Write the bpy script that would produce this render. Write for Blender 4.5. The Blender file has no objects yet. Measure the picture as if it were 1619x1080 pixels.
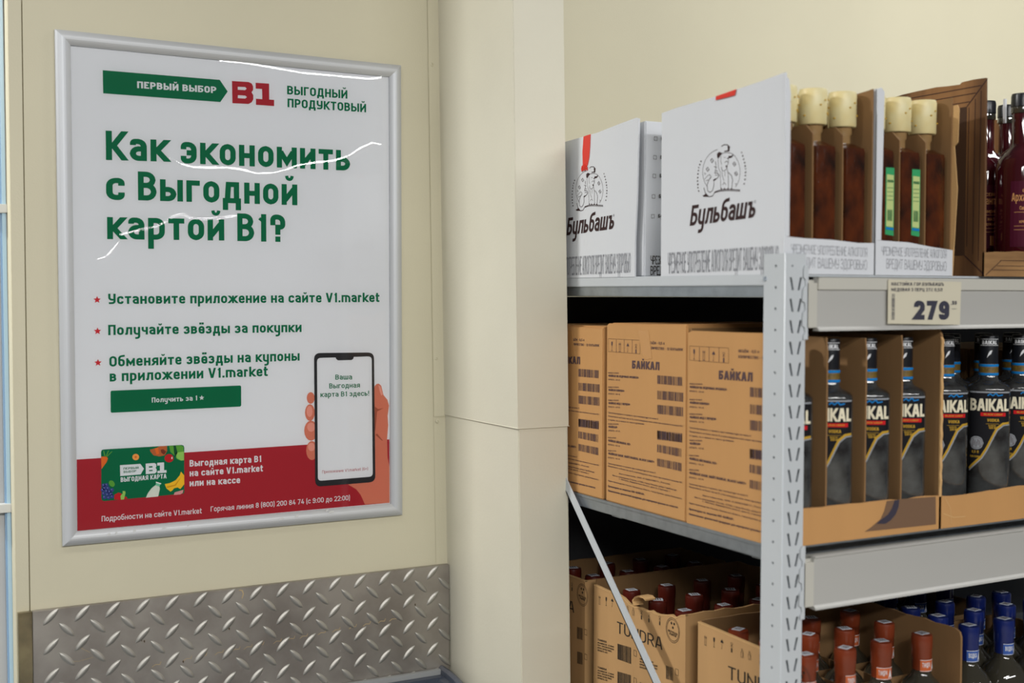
import bpy, bmesh, math, random
from mathutils import Vector, Matrix
random.seed(7)
SC = bpy.context.scene
COL = SC.collection
R = math.radians

# ------------------------------------------------------------------ camera
cam_data = bpy.data.cameras.new('camera')
cam_data.sensor_width = 36.0
cam_data.lens = 1950.0 / 1619.0 * 36.0
cam_data.clip_start = 0.05
cam = bpy.data.objects.new('camera', cam_data)
COL.objects.link(cam)
yaw, pitch, roll = R(28.43), R(2.26), R(0.114)
f_ = Vector((math.sin(yaw) * math.cos(pitch), math.cos(yaw) * math.cos(pitch), -math.sin(pitch)))
r_ = Vector((math.cos(yaw), -math.sin(yaw), 0))
u_ = r_.cross(f_)
r2 = math.cos(roll) * r_ + math.sin(roll) * u_
u2 = -math.sin(roll) * r_ + math.cos(roll) * u_
cam.matrix_world = Matrix(((r2.x, u2.x, -f_.x, 0), (r2.y, u2.y, -f_.y, 0), (r2.z, u2.z, -f_.z, 1.6), (0, 0, 0, 1)))
SC.camera = cam
cam_data.dof.use_dof = True
cam_data.dof.focus_distance = 2.30
cam_data.dof.aperture_fstop = 3.2

# ------------------------------------------------------------------ world, lamps, exposure
wd = bpy.data.worlds.new('shop_surroundings')
SC.world = wd
wd.use_nodes = True
wd.node_tree.nodes['Background'].inputs[0].default_value = (0.93, 0.96, 1.0, 1)
wd.node_tree.nodes['Background'].inputs[1].default_value = 0.07

def lamp(name, loc, target, sx, sy, power, color=(1, .985, .95)):
    l = bpy.data.lights.new(name, 'AREA')
    l.shape = 'RECTANGLE'; l.size = sx; l.size_y = sy; l.energy = power; l.color = color
    o = bpy.data.objects.new(name, l)
    COL.objects.link(o)
    o.location = loc
    o.rotation_euler = (Vector(target) - Vector(loc)).to_track_quat('-Z', 'Y').to_euler()
    return o
def ceiling_lamp(name, x, y, z, sx, sy, power, color=(1, .985, .95)):
    return lamp(name, (x, y, z), (x, y, 0), sx, sy, power, color)
ceiling_lamp('left_ceiling_lamp', -1.2, 2.34, 3.0, 0.24, 0.24, 80)
ceiling_lamp('near_ceiling_lamp', -0.2, 1.1, 3.05, 0.5, 0.12, 7)
ceiling_lamp('side_fill_lamp', -2.6, 1.5, 3.05, 0.3, 1.6, 26)  # unseen lamp added to even out the light on the pillar side
ceiling_lamp('front_ceiling_lamp', -0.6, -2.0, 3.05, 2.4, 0.2, 140)
ceiling_lamp('right_ceiling_lamp', 2.7, 1.25, 3.05, 1.6, 0.2, 30)
lamp('far_line_lamp', (0.9, -3.2, 3.15), (0.9, 1.0, 1.4), 5.0, 0.13, 120, (1, 1, 1))
SC.view_settings.view_transform = 'Standard'
SC.view_settings.look = 'None'
SC.view_settings.exposure = 0.0
SC.view_settings.gamma = 1.0
SC.view_settings.use_curve_mapping = False

# ------------------------------------------------------------------ materials
MATS = {}
def srgb(r, g, b):
    f = lambda c: (c / 255.0 / 12.92) if c / 255.0 <= .04045 else ((c / 255.0 + .055) / 1.055) ** 2.4
    return (f(r), f(g), f(b), 1)

def mat(name, col, rough=.6, metal=0.0, spec=.5, bump=0.0, bscale=60.0, var=0.0, vscale=8.0, vcol=None, stretch=(1, 1, 1), trans=0.0, ior=1.45, coat=0.0):
    m = bpy.data.materials.new(name)
    m.use_nodes = True
    nt = m.node_tree
    b = nt.nodes['Principled BSDF']
    b.inputs['Base Color'].default_value = col
    b.inputs['Roughness'].default_value = rough
    b.inputs['Metallic'].default_value = metal
    b.inputs['Specular IOR Level'].default_value = spec
    b.inputs['Transmission Weight'].default_value = trans
    b.inputs['IOR'].default_value = ior
    b.inputs['Coat Weight'].default_value = coat
    tc = mp = None
    if bump or var:
        tc = nt.nodes.new('ShaderNodeTexCoord'); mp = nt.nodes.new('ShaderNodeMapping')
        mp.inputs['Scale'].default_value = stretch
        nt.links.new(tc.outputs['Object'], mp.inputs['Vector'])
    if var:
        n = nt.nodes.new('ShaderNodeTexNoise'); n.inputs['Scale'].default_value = vscale; n.inputs['Detail'].default_value = 5
        nt.links.new(mp.outputs[0], n.inputs['Vector'])
        r = nt.nodes.new('ShaderNodeValToRGB')
        r.color_ramp.elements[0].position = .38; r.color_ramp.elements[1].position = .66
        r.color_ramp.elements[0].color = col
        r.color_ramp.elements[1].color = vcol or tuple(c * (1 - var) for c in col[:3]) + (1,)
        nt.links.new(n.outputs[0], r.inputs[0]); nt.links.new(r.outputs[0], b.inputs['Base Color'])
    if bump:
        n2 = nt.nodes.new('ShaderNodeTexNoise'); n2.inputs['Scale'].default_value = bscale; n2.inputs['Detail'].default_value = 4
        nt.links.new(mp.outputs[0], n2.inputs['Vector'])
        bp = nt.nodes.new('ShaderNodeBump'); bp.inputs['Strength'].default_value = bump; bp.inputs['Distance'].default_value = .002
        nt.links.new(n2.outputs[0], bp.inputs['Height']); nt.links.new(bp.outputs[0], b.inputs['Normal'])
    MATS[name] = m
    return m

def clear_mat(name, rough=.03, ior=1.45, tint=(1, 1, 1, 1), body=0.0, bodycol=(1, 1, 1, 1)):
    """thin clear sheet: transparent with a fresnel gloss"""
    m = bpy.data.materials.new(name); m.use_nodes = True
    nt = m.node_tree; nt.nodes.clear()
    o = nt.nodes.new('ShaderNodeOutputMaterial'); t = nt.nodes.new('ShaderNodeBsdfTransparent'); g = nt.nodes.new('ShaderNodeBsdfGlossy')
    fr = nt.nodes.new('ShaderNodeFresnel'); mx = nt.nodes.new('ShaderNodeMixShader')
    t.inputs[0].default_value = tint; g.inputs['Roughness'].default_value = rough; fr.inputs[0].default_value = ior
    nt.links.new(fr.outputs[0], mx.inputs[0]); nt.links.new(t.outputs[0], mx.inputs[1]); nt.links.new(g.outputs[0], mx.inputs[2])
    src = mx
    if body:
        d = nt.nodes.new('ShaderNodeBsdfDiffuse'); d.inputs[0].default_value = bodycol
        m2 = nt.nodes.new('ShaderNodeMixShader'); m2.inputs[0].default_value = body
        nt.links.new(mx.outputs[0], m2.inputs[1]); nt.links.new(d.outputs[0], m2.inputs[2]); src = m2
    nt.links.new(src.outputs[0], o.inputs[0])
    MATS[name] = m
    return m

mat('cream', srgb(203, 197, 172), .55, bump=.12, bscale=300, var=.05, vscale=3)
mat('cream_wall', srgb(203, 197, 172), .6, bump=.10, bscale=350, var=.05, vscale=2.2)
mat('cream_light', srgb(212, 208, 190), .5, bump=.10, bscale=200, var=.05, vscale=4)
mat('groove', srgb(120, 112, 85), .8)
mat('floor', srgb(150, 145, 135), .5, bump=.1, var=.1)
mat('alu', srgb(192, 195, 199), .5, metal=.35, bump=.03, bscale=500, stretch=(1, 1, .05))
mat('alu_h', srgb(190, 192, 194), .5, metal=.35, bump=.03, bscale=500, stretch=(.05, 1, 1))
mat('steel', srgb(168, 162, 154), .44, metal=.75, bump=.08, bscale=40, var=.25, vscale=9, vcol=srgb(138, 131, 124))
mat('steel_lug', srgb(174, 171, 164), .5, metal=.85, bump=.05, bscale=200)
mat('steel_strip', srgb(160, 148, 115), .3, metal=.9, var=.35, vscale=14, vcol=srgb(110, 100, 80))
mat('rust', srgb(190, 165, 120), .8)
mat('rust_dark', srgb(70, 55, 35), .8)
mat('paint', srgb(190, 195, 199), .38, bump=.04, bscale=150, var=.03)
mat('paint_cream', srgb(186, 184, 175), .4, bump=.04, bscale=150)
mat('rail_grey', srgb(172, 171, 167), .45)
mat('galv', srgb(165, 172, 178), .38, metal=.8, bump=.06, bscale=120, var=.18, vscale=35)
mat('shade_dark', srgb(46, 46, 48), .7)
mat('hole', srgb(40, 48, 58), .9)
mat('bolt', srgb(190, 200, 210), .3, metal=.9)
mat('white_card', srgb(208, 211, 216), .55, bump=.12, bscale=180, stretch=(1, 1, .1), var=.02)
mat('card', srgb(190, 142, 88), .75, bump=.12, bscale=260, stretch=(1, 1, .1), var=.06, vscale=12)
mat('card_kraft', srgb(186, 146, 98), .8, bump=.12, bscale=240, stretch=(1, 1, .1), var=.08, vscale=14)
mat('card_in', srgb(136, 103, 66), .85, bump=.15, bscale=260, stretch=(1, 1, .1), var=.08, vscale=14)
mat('card_edge', srgb(200, 160, 108), .85, bump=.5, bscale=500)
mat('tape_brown', srgb(118, 92, 72), .25)
mat('tape_dark', srgb(62, 58, 70), .3)
mat('tape_clear', srgb(190, 142, 88), .22)
mat('tape_red', srgb(214, 52, 40), .35)
mat('wood_card', srgb(150, 108, 66), .8, bump=.1, bscale=150, var=.9, vscale=16, vcol=srgb(92, 62, 36), stretch=(1, 1, .12))
mat('wood_card_h', srgb(172, 132, 84), .8, bump=.1, bscale=150, var=.9, vscale=26, vcol=srgb(112, 80, 48), stretch=(.12, 1, 1))
mat('wood_dark', srgb(70, 46, 28), .8, bump=.1, bscale=150, var=.9, vscale=22, vcol=srgb(42, 28, 18), stretch=(1, 1, .1))
# inks
for n, c in dict(green=(0, 104, 66), red=(164, 38, 48), star=(196, 44, 52), white=(220, 222, 225), black=(44, 44, 46), skin=(206, 120, 96), skin_light=(224, 150, 132), skin_dark=(160, 84, 64),
                 orange=(226, 110, 44), orange_l=(240, 160, 80), leaf=(92, 160, 60), leaf_l=(150, 200, 96), leaf_d=(20, 78, 48), croissant=(184, 100, 56), brown_d=(120, 56, 40), red_b=(192, 34, 40), pale=(232, 236, 232),
                 grape=(58, 66, 132), grape_l=(110, 124, 180), milk=(212, 218, 206), mint=(120, 196, 160), banana=(238, 190, 44), banana_d=(206, 150, 30), pink=(214, 150, 150),
                 ink=(88, 70, 72), ink2=(56, 50, 44), choc=(58, 42, 42), line=(120, 92, 66), warn=(140, 142, 148), tagcream=(200, 194, 174), tagink=(62, 62, 74), blue=(24, 120, 190), gold=(186, 148, 52), cream_letter=(224, 216, 190), label_black=(26, 26, 30), label_red=(196, 30, 36), label_grey=(150, 154, 160),
                 plum=(74, 20, 40), plum_ink=(206, 150, 96), green_label=(58, 156, 100), lime_label=(184, 200, 132), blue_ink=(60, 90, 160)).items():
    mat('ink_' + n, srgb(*c), .6 if n not in ('gold',) else .35, spec=.12)
mat('amber', srgb(84, 38, 14), .16, bump=.6, bscale=110, coat=.2, var=.8, vscale=30, vcol=srgb(34, 18, 12), stretch=(1, 1, .7))
mat('gold_dull', srgb(120, 96, 40), .45, var=.5, vscale=200)
mat('amber_neck', srgb(150, 120, 80), .1, coat=.5)
mat('cap_beige', srgb(216, 206, 160), .4, var=.1, vscale=30, vcol=srgb(214, 196, 140))
mat('berry', srgb(62, 14, 22), .07, coat=.5)
mat('cap_black', srgb(22, 24, 30), .3)
mat('smoke_glass', srgb(70, 72, 72), .06, bump=.35, bscale=60, var=.7, vscale=26, vcol=srgb(34, 32, 32), coat=.6)
mat('clear_glass', srgb(54, 51, 42), .06, coat=.6)
mat('dark_glass', srgb(34, 32, 28), .06, coat=.6)
mat('capsule_red', srgb(84, 28, 19), .3, coat=.3)
mat('capsule_orange', srgb(116, 48, 24), .32, coat=.3)
mat('capsule_blue', srgb(14, 30, 92), .3, coat=.3)
mat('strip_orange', srgb(190, 92, 44), .5)
mat('seal_white', srgb(190, 196, 204), .5)
mat('rubber', srgb(66, 72, 84), .35)
mat('freezer_grey', srgb(150, 152, 152), .4)
mat('pale_blue', srgb(176, 206, 226), .25)
mat('pale_blue_d', srgb(150, 180, 208), .25)
mat('off_white', srgb(205, 206, 204), .5)
mat('panel_grey', srgb(186, 186, 184), .6)
clear_mat('film', .035, 1.42)
clear_mat('holder_clear', .1, 1.4, body=.08, bodycol=srgb(230, 232, 235))
clear_mat('freezer_glass', .04, 1.5, tint=(.75, .78, .8, 1))

# ------------------------------------------------------------------ object helpers
def tagit(o, label=None, cat=None, group=None, kind=None):
    if label: o['label'] = label
    if cat: o['category'] = cat
    if group: o['group'] = group
    if kind: o['kind'] = kind
    return o

def thing(name, loc, label, cat, group=None, kind=None):
    o = bpy.data.objects.new(name, None)
    o.empty_display_size = .05
    o.location = loc
    COL.objects.link(o)
    return tagit(o, label, cat, group, kind)

def wloc(o):
    v = Vector((0, 0, 0))
    while o is not None:
        v = v + o.location; o = o.parent
    return v

def finish(name, me, mats, parent=None, smooth=False, label=None):
    if not isinstance(mats, (list, tuple)): mats = [mats]
    for m in mats: me.materials.append(MATS[m])
    if smooth:
        for p in me.polygons: p.use_smooth = True
    o = bpy.data.objects.new(name, me)
    COL.objects.link(o)
    if parent is not None:
        off = wloc(parent)
        me.transform(Matrix.Translation(-off))
        o.parent = parent
    else:
        # origin at the middle of the bottom, so the object sits where it stands
        c = [v.co for v in me.vertices]
        mn = Vector((min(v.x for v in c), min(v.y for v in c), min(v.z for v in c)))
        mx = Vector((max(v.x for v in c), max(v.y for v in c), max(v.z for v in c)))
        b = Vector(((mn.x + mx.x) / 2, (mn.y + mx.y) / 2, mn.z))
        me.transform(Matrix.Translation(-b)); o.location = b
    if label: o['label'] = label
    return o

class MB:
    def __init__(s): s.v = []; s.f = []; s.m = []
    def face(s, pts, mi=0):
        i = len(s.v); s.v += [tuple(p) for p in pts]; s.f.append(tuple(range(i, i + len(pts)))); s.m.append(mi)
    def box(s, a, b, mi=0):
        x0, y0, z0 = a; x1, y1, z1 = b; i = len(s.v)
        s.v += [(x0, y0, z0), (x1, y0, z0), (x1, y1, z0), (x0, y1, z0), (x0, y0, z1), (x1, y0, z1), (x1, y1, z1), (x0, y1, z1)]
        for q in ((0, 3, 2, 1), (4, 5, 6, 7), (0, 1, 5, 4), (1, 2, 6, 5), (2, 3, 7, 6), (3, 0, 4, 7)):
            s.f.append(tuple(i + k for k in q)); s.m.append(mi)
    def prism(s, pts, d, mi=0):
        """pts: 3D outline, d: extrusion vector"""
        n = len(pts); i = len(s.v); d = Vector(d)
        s.v += [tuple(p) for p in pts] + [tuple(Vector(p) + d) for p in pts]
        s.f.append(tuple(i + k for k in range(n))[::-1]); s.m.append(mi)
        s.f.append(tuple(i + n + k for k in range(n))); s.m.append(mi)
        for k in range(n):
            j = (k + 1) % n
            s.f.append((i + k, i + j, i + n + j, i + n + k)); s.m.append(mi)
    def lathe(s, prof, cx, cy, n=20, mi=0, sq=None, sx=1, sy=1):
        """prof: (r, z). sq: superellipse exponent for rounded-square sections"""
        i = len(s.v)
        for r, z in prof:
            for k in range(n):
                a = 2 * math.pi * (k + .5) / n; c, t = math.cos(a), math.sin(a)
                if sq:
                    q = (abs(c) ** sq + abs(t) ** sq) ** (-1.0 / sq); c *= q; t *= q
                s.v.append((cx + r * c * sx, cy + r * t * sy, z))
        for j in range(len(prof) - 1):
            for k in range(n):
                l = (k + 1) % n
                s.f.append((i + j * n + k, i + j * n + l, i + (j + 1) * n + l, i + (j + 1) * n + k)); s.m.append(mi)
        s.f.append(tuple(i + k for k in range(n))[::-1]); s.m.append(mi)
        e = i + (len(prof) - 1) * n
        s.f.append(tuple(e + k for k in range(n))); s.m.append(mi)
    def build(s, name, mats, parent=None, smooth=False, label=None, bevel=0, fix=True):
        me = bpy.data.meshes.new(name)
        me.from_pydata(s.v, [], s.f)
        for p, m in zip(me.polygons, s.m): p.material_index = m
        if fix:
            bm = bmesh.new(); bm.from_mesh(me)
            bmesh.ops.recalc_face_normals(bm, faces=bm.faces)
            if bevel:
                bmesh.ops.remove_doubles(bm, verts=bm.verts, dist=1e-6)
                bmesh.ops.bevel(bm, geom=[e for e in bm.edges if e.calc_face_angle(0) > .6], offset=bevel, segments=2, affect='EDGES')
            bm.to_mesh(me); bm.free()
        o = finish(name, me, mats, parent, smooth, label)
        if smooth:
            md = None
            try: me.set_sharp_from_angle(angle=R(38))
            except Exception: pass
        return o

def boxo(name, a, b, m, parent=None, bevel=0, label=None):
    q = MB(); q.box(a, b); return q.build(name, m, parent, bevel=bevel, label=label)

def children(o): return [c for c in bpy.data.objects if c.parent == o]
def copy_tree(o, loc, label=None, rz=0, group=None):
    kids = KIDS.get(o.name)
    if kids is None:
        kids = KIDS[o.name] = [(c, children(c)) for c in children(o)]
    r = o.copy(); COL.objects.link(r); r.location = loc; r.rotation_euler = (0, 0, rz)
    if label: r['label'] = label
    if group: r['group'] = group
    for c, gs in kids:
        d = c.copy(); COL.objects.link(d); d.parent = r
        for g in gs:
            h = g.copy(); COL.objects.link(h); h.parent = d
    return r
KIDS = {}

# ------------------------------------------------------------------ stroke lettering
BREVE = ';~.24,1.4 .3,1.27r .7,1.27r .76,1.4'
G = {
 'А': (.6, '0,0 .38,1;.62,1 1,0;.17,.27 .83,.27'), 'Б': (.56, '.95,1 0,1 0,0 1,0r 1,.56r 0,.56'), 'В': (.57, '0,0 0,1 .93,1r .93,.53r 0,.53;0,.53 1,.53r 1,0r 0,0'),
 'Г': (.48, '0,0 0,1 1,1'), 'Д': (.66, '0,-.2 0,0 1,0 1,-.2;.15,0 .25,1 .86,1 .86,0'), 'Е': (.5, '1,1 0,1 0,0 1,0;0,.52 .88,.52'),
 'Ж': (.86, '.5,0 .5,1;0,0 .4,.52 .04,1;1,0 .6,.52 .96,1;.4,.52 .6,.52'), 'З': (.54, '0,.76 0,1r .95,1r .95,.53r .3,.53;.3,.53 1,.53r 1,0r 0,0r 0,.24'),
 'И': (.6, '0,1 0,0;1,0 1,1;.08,.14 .92,.86'), 'К': (.58, '0,0 0,1;0,.5 .3,.5;1,1 .32,.5 1,0'), 'Л': (.62, '0,0 .12,0r .24,1 1,1 1,0'),
 'М': (.76, '0,0 0,1;1,0 1,1;0.08,.86 .5,.22 .92,.86'), 'Н': (.58, '0,0 0,1;1,0 1,1;0,.5 1,.5'), 'О': (.58, '0,0r 0,1r 1,1r 1,0rz'), 'П': (.58, '0,0 0,1 1,1 1,0'),
 'Р': (.56, '0,0 0,1 1,1r 1,.42r 0,.42'), 'С': (.56, '1,.7 1,1r 0,1r 0,0r 1,0r 1,.3'), 'Т': (.56, '0,1 1,1;.5,1 .5,0'), 'У': (.58, '0,1 0,.4r 1,.4;1,1 1,0r .1,0'),
 'Ф': (.76, '.5,0 .5,1;0,.2r 0,.82r 1,.82r 1,.2rz'), 'Х': (.6, '0,0 1,1;0,1 1,0'), 'Ч': (.56, '0,1 0,.45r 1,.45;1,1 1,0'), 'Ц': (.62, '0,1 0,0 1,0 1,-.2;.86,0 .86,1'), 'Ш': (.84, '0,1 0,0 1,0 1,1;.5,1 .5,0'),
 'Ъ': (.66, '0,1 .3,1 .3,0 1,0r 1,.55r .3,.55'), 'Ы': (.8, '0,1 0,0 .62,0r .62,.55r 0,.55;1,0 1,1'), 'Ь': (.56, '0,1 0,0 1,0r 1,.55r 0,.55'),
 'Э': (.56, '0,.7 0,1r 1,1r 1,0r 0,0r 0,.3;.3,.5 1,.5'), 'Ю': (.88, '0,0 0,1;0,.5 .35,.5;.35,0r .35,1r 1,1r 1,0rz'), 'Я': (.58, '1,0 1,1 0,1r 0,.42r 1,.42;.5,.42 0,0'),
 'D': (.57, '0,0 0,1 1,1r 1,0r 0,0'), 'G': (.57, '1,.7 1,1r 0,1r 0,0r 1,0r 1,.48 .5,.48'), 'I': (.0, '0,0 0,1'), 'L': (.46, '0,1 0,0 1,0'), 'N': (.62, '0,0 0,1;1,0 1,1;.08,.86 .92,.14'),
 'R': (.57, '0,0 0,1 1,1r 1,.44r 0,.44;.5,.44 1,0'), 'S': (.54, '1,.74 1,1r 0,1r 0,.52r 1,.52r 1,0r 0,0r 0,.26'), 'U': (.57, '0,1 0,0r 1,0r 1,1'), 'V': (.6, '0,1 .42,0;.58,0 1,1'),
 'Y': (.6, '0,1 .5,.45;1,1 .5,.45 .5,0'), '1': (.34, '.8,0 .8,1;.1,.8 .5,.9'), '2': (.54, '0,.72 0,1r 1,1r 1,.58 0,0 1,0'), '4': (.58, '1,.25 0,.25 .55,1;.74,.6 .74,0'), '5': (.54, '1,1 0,1 0,.58 1,.58r 1,0r 0,0r 0,.24'),
 '6': (.54, '1,.78 1,1r 0,1r 0,0r 1,0r 1,.55r 0,.55'), '7': (.52, '0,1 1,1 .3,0'), '8': (.56, '.03,.53r .03,1r .97,1r .97,.53rz;0,0r 0,.53r 1,.53r 1,0rz'), '9': (.54, '1,.45 0,.45r 0,1r 1,1r 1,0r 0,0r 0,.22'),
 '.': (.0, '0,0 0,.02'), ',': (.0, '0,-.12 0,.04'), ':': (.0, '0,0 0,.02;0,.6 0,.62'), '!': (.0, '0,0 0,.02;0,.4 0,1'), '?': (.52, '0,.74 0,1r 1,1r 1,.55r .5,.55 .5,.32;.5,0 .5,.02'), '-': (.3, '0,.45 1,.45'),
 '(': (.2, '1,-.1 0,.1r 0,.9r 1,1.1'), ')': (.2, '0,-.1 1,.1r 1,.9r 0,1.1'), '«': (.4, '.45,.75 0,.5 .45,.25;1,.75 .55,.5 1,.25'), '»': (.4, '0,.75 .45,.5 0,.25;.55,.75 1,.5 .55,.25'), '/': (.4, '0,0 1,1'), '%': (.6, '0,0 1,1;0,.8 0,1;1,0 1,.2'), '+': (.5, '0,.5 1,.5;.5,.2 .5,.8'),
}
G['Й'] = (.6, G['И'][1] + BREVE); G['Ё'] = (.5, G['Е'][1] + ';.2,1.25 .2,1.27;.8,1.25 .8,1.27')
for a, b in zip('ABEKMHOPCTX0Z3', 'АВЕКМНОРСТХОЗЗ'): G[a] = G[b]
G['0'] = (.56, G['О'][1])
XH = .76
LOW = {'а': (.5, '.02,.78 .02,1r 1,1r 1,0;1,.56 0,.56r 0,0r 1,0'), 'б': (.52, '1,1.33 0,1.28r 0,0r 1,0r 1,.9r 0,.9'), 'е': (.5, '1,.24 1,0r 0,0r 0,1r 1,1r 1,.5 0,.5'),
 'р': (.52, '0,-.32 0,1 1,1r 1,0r 0,0'), 'у': (.52, '0,1 0,0r 1,0;1,1 1,-.32r .1,-.32'), 'д': (.6, '0,-.25 0,0 1,0 1,-.25;.15,0 .24,1 .86,1 .86,0'),
 'm': (.82, '0,0 0,1 1,1r 1,0;.5,1 .5,0'), 'r': (.34, '0,0 0,1;0,.6 0,1r 1,1r 1,.78'), 'k': (.52, '0,0 0,1.33;0,.45 .3,.45;1,1 .32,.45 1,0'), 't': (.36, '0,1 1,1;.3,1.3 .3,0r 1,0'), 'ф': (.76, '.5,-.3 .5,1.3;0,0r 0,1r 1,1r 1,0rz')}
LOW['ё'] = (.5, LOW['е'][1] + ';.2,1.34 .2,1.36;.8,1.34 .8,1.36')
LOW['a'] = LOW['а']; LOW['e'] = LOW['е']
for ch in 'вгжзийклмнопстхчшъыьэюяц':
    w, p = G[ch.upper()]
    LOW[ch] = (w * .9, p)

def fillet(pts, flags, closed, r):
    n = len(pts); out = []
    for i in range(n):
        p = Vector(pts[i])
        if not flags[i] or (not closed and i in (0, n - 1)):
            out.append(p); continue
        a = Vector(pts[i - 1]); b = Vector(pts[(i + 1) % n])
        ua, ub = a - p, b - p
        d = min(r, ua.length * .5, ub.length * .5)
        if d < 1e-5: out.append(p); continue
        pa, pb = p + ua.normalized() * d, p + ub.normalized() * d
        for k in range(5):
            t = k / 4.0
            out.append((1 - t) ** 2 * pa + 2 * t * (1 - t) * (p * .75 + (pa + pb) * .125) + t * t * pb)
    return out

def ribbon(pts, t, closed, cap0, cap1):
    """2D stroke -> list of quads, mitred joins"""
    P = [Vector((p[0], p[1])) for p in pts]
    Q = [P[0]]
    for p in P[1:]:
        if (p - Q[-1]).length > 1e-6: Q.append(p)
    if closed and (Q[0] - Q[-1]).length < 1e-6: Q.pop()
    n = len(Q)
    if n < 2: return []
    L, Rr = [], []
    for i in range(n):
        if closed: a, b = (Q[i] - Q[i - 1]).normalized(), (Q[(i + 1) % n] - Q[i]).normalized()
        elif i == 0: a = b = (Q[1] - Q[0]).normalized()
        elif i == n - 1: a = b = (Q[-1] - Q[-2]).normalized()
        else: a, b = (Q[i] - Q[i - 1]).normalized(), (Q[i + 1] - Q[i]).normalized()
        na, nb = Vector((-a.y, a.x)), Vector((-b.y, b.x))
        m = na + nb
        if m.length < .2: m = na
        m = m.normalized(); k = min(1.0 / max(m.dot(na), .35), 2.4)
        l, r = Q[i] + m * (t / 2 * k), Q[i] - m * (t / 2 * k)
        if not closed and i in (0, n - 1):
            c = cap0 if i == 0 else cap1
            if c:
                d = -a if i == 0 else a
                if abs(d.y) > .35:   # horizontal terminal
                    yt = Q[i].y + math.copysign(t / 2, d.y)
                    l = l + d * ((yt - l.y) / d.y); r = r + d * ((yt - r.y) / d.y)
                else: l = l + d * (t / 2); r = r + d * (t / 2)
        L.append(l); Rr.append(r)
    out = []
    for i in range(n if closed else n - 1):
        j = (i + 1) % n
        out.append((Rr[i], Rr[j], L[j], L[i]))
    return out

GC = {}
def glyph(ch, t):
    k = (ch, t)
    if k in GC: return GC[k]
    if ch in LOW: w, ps = LOW[ch]; h = XH
    elif ch in G: w, ps = G[ch]; h = 1.0
    else: GC[k] = (.3, []); return GC[k]
    w = max(w * (1 + max(0, t - .16) * .9), t)
    quads = []
    for path in ps.split(';'):
        closed = path.endswith('z')
        if closed: path = path[:-1]
        tk = t
        if path[0] == '~': tk = t * .62; path = path[1:]
        pts, fl = [], []
        for tok in path.split(' '):
            r = tok.endswith('r'); u, v = tok.rstrip('r').split(',')
            v = float(v)
            y = v if v < 0 else (h - t / 2 + v - 1 if v > 1 else t / 2 + v * (h - t))
            pts.append((t / 2 + float(u) * (w - t), y)); fl.append(r)
        if closed: fp = fillet(pts, fl, True, .24)
        else: fp = fillet(pts, fl, False, .24)
        raw = [tuple(map(float, tok.rstrip('r').split(','))) for tok in path.split(' ')]
        c0 = raw[0][1] in (0, 1) or raw[0][0] in (0, 1); c1 = raw[-1][1] in (0, 1) or raw[-1][0] in (0, 1)
        if ch in '.:!?,' and len(raw) == 2: c0 = c1 = True
        if not (closed) and abs(raw[0][0] - raw[1][0]) < .01 and raw[0][1] not in (0, 1): c0 = ch in '.:!?,ёЁ'
        if not (closed) and abs(raw[-1][0] - raw[-2][0]) < .01 and raw[-1][1] not in (0, 1): c1 = ch in '.:!?,ёЁ'
        quads += ribbon(fp, tk, closed, c0, c1)
    GC[k] = (w, quads)
    return GC[k]

def text_quads(s, t, gap=.11, shear=0.0):
    x = 0; out = []
    for ch in s:
        if ch == ' ': x += .32; continue
        w, q = glyph(ch, t)
        out += [[(p.x + x + shear * p.y, p.y) for p in quad] for quad in q]
        x += w + gap
    return x - gap, out

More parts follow.
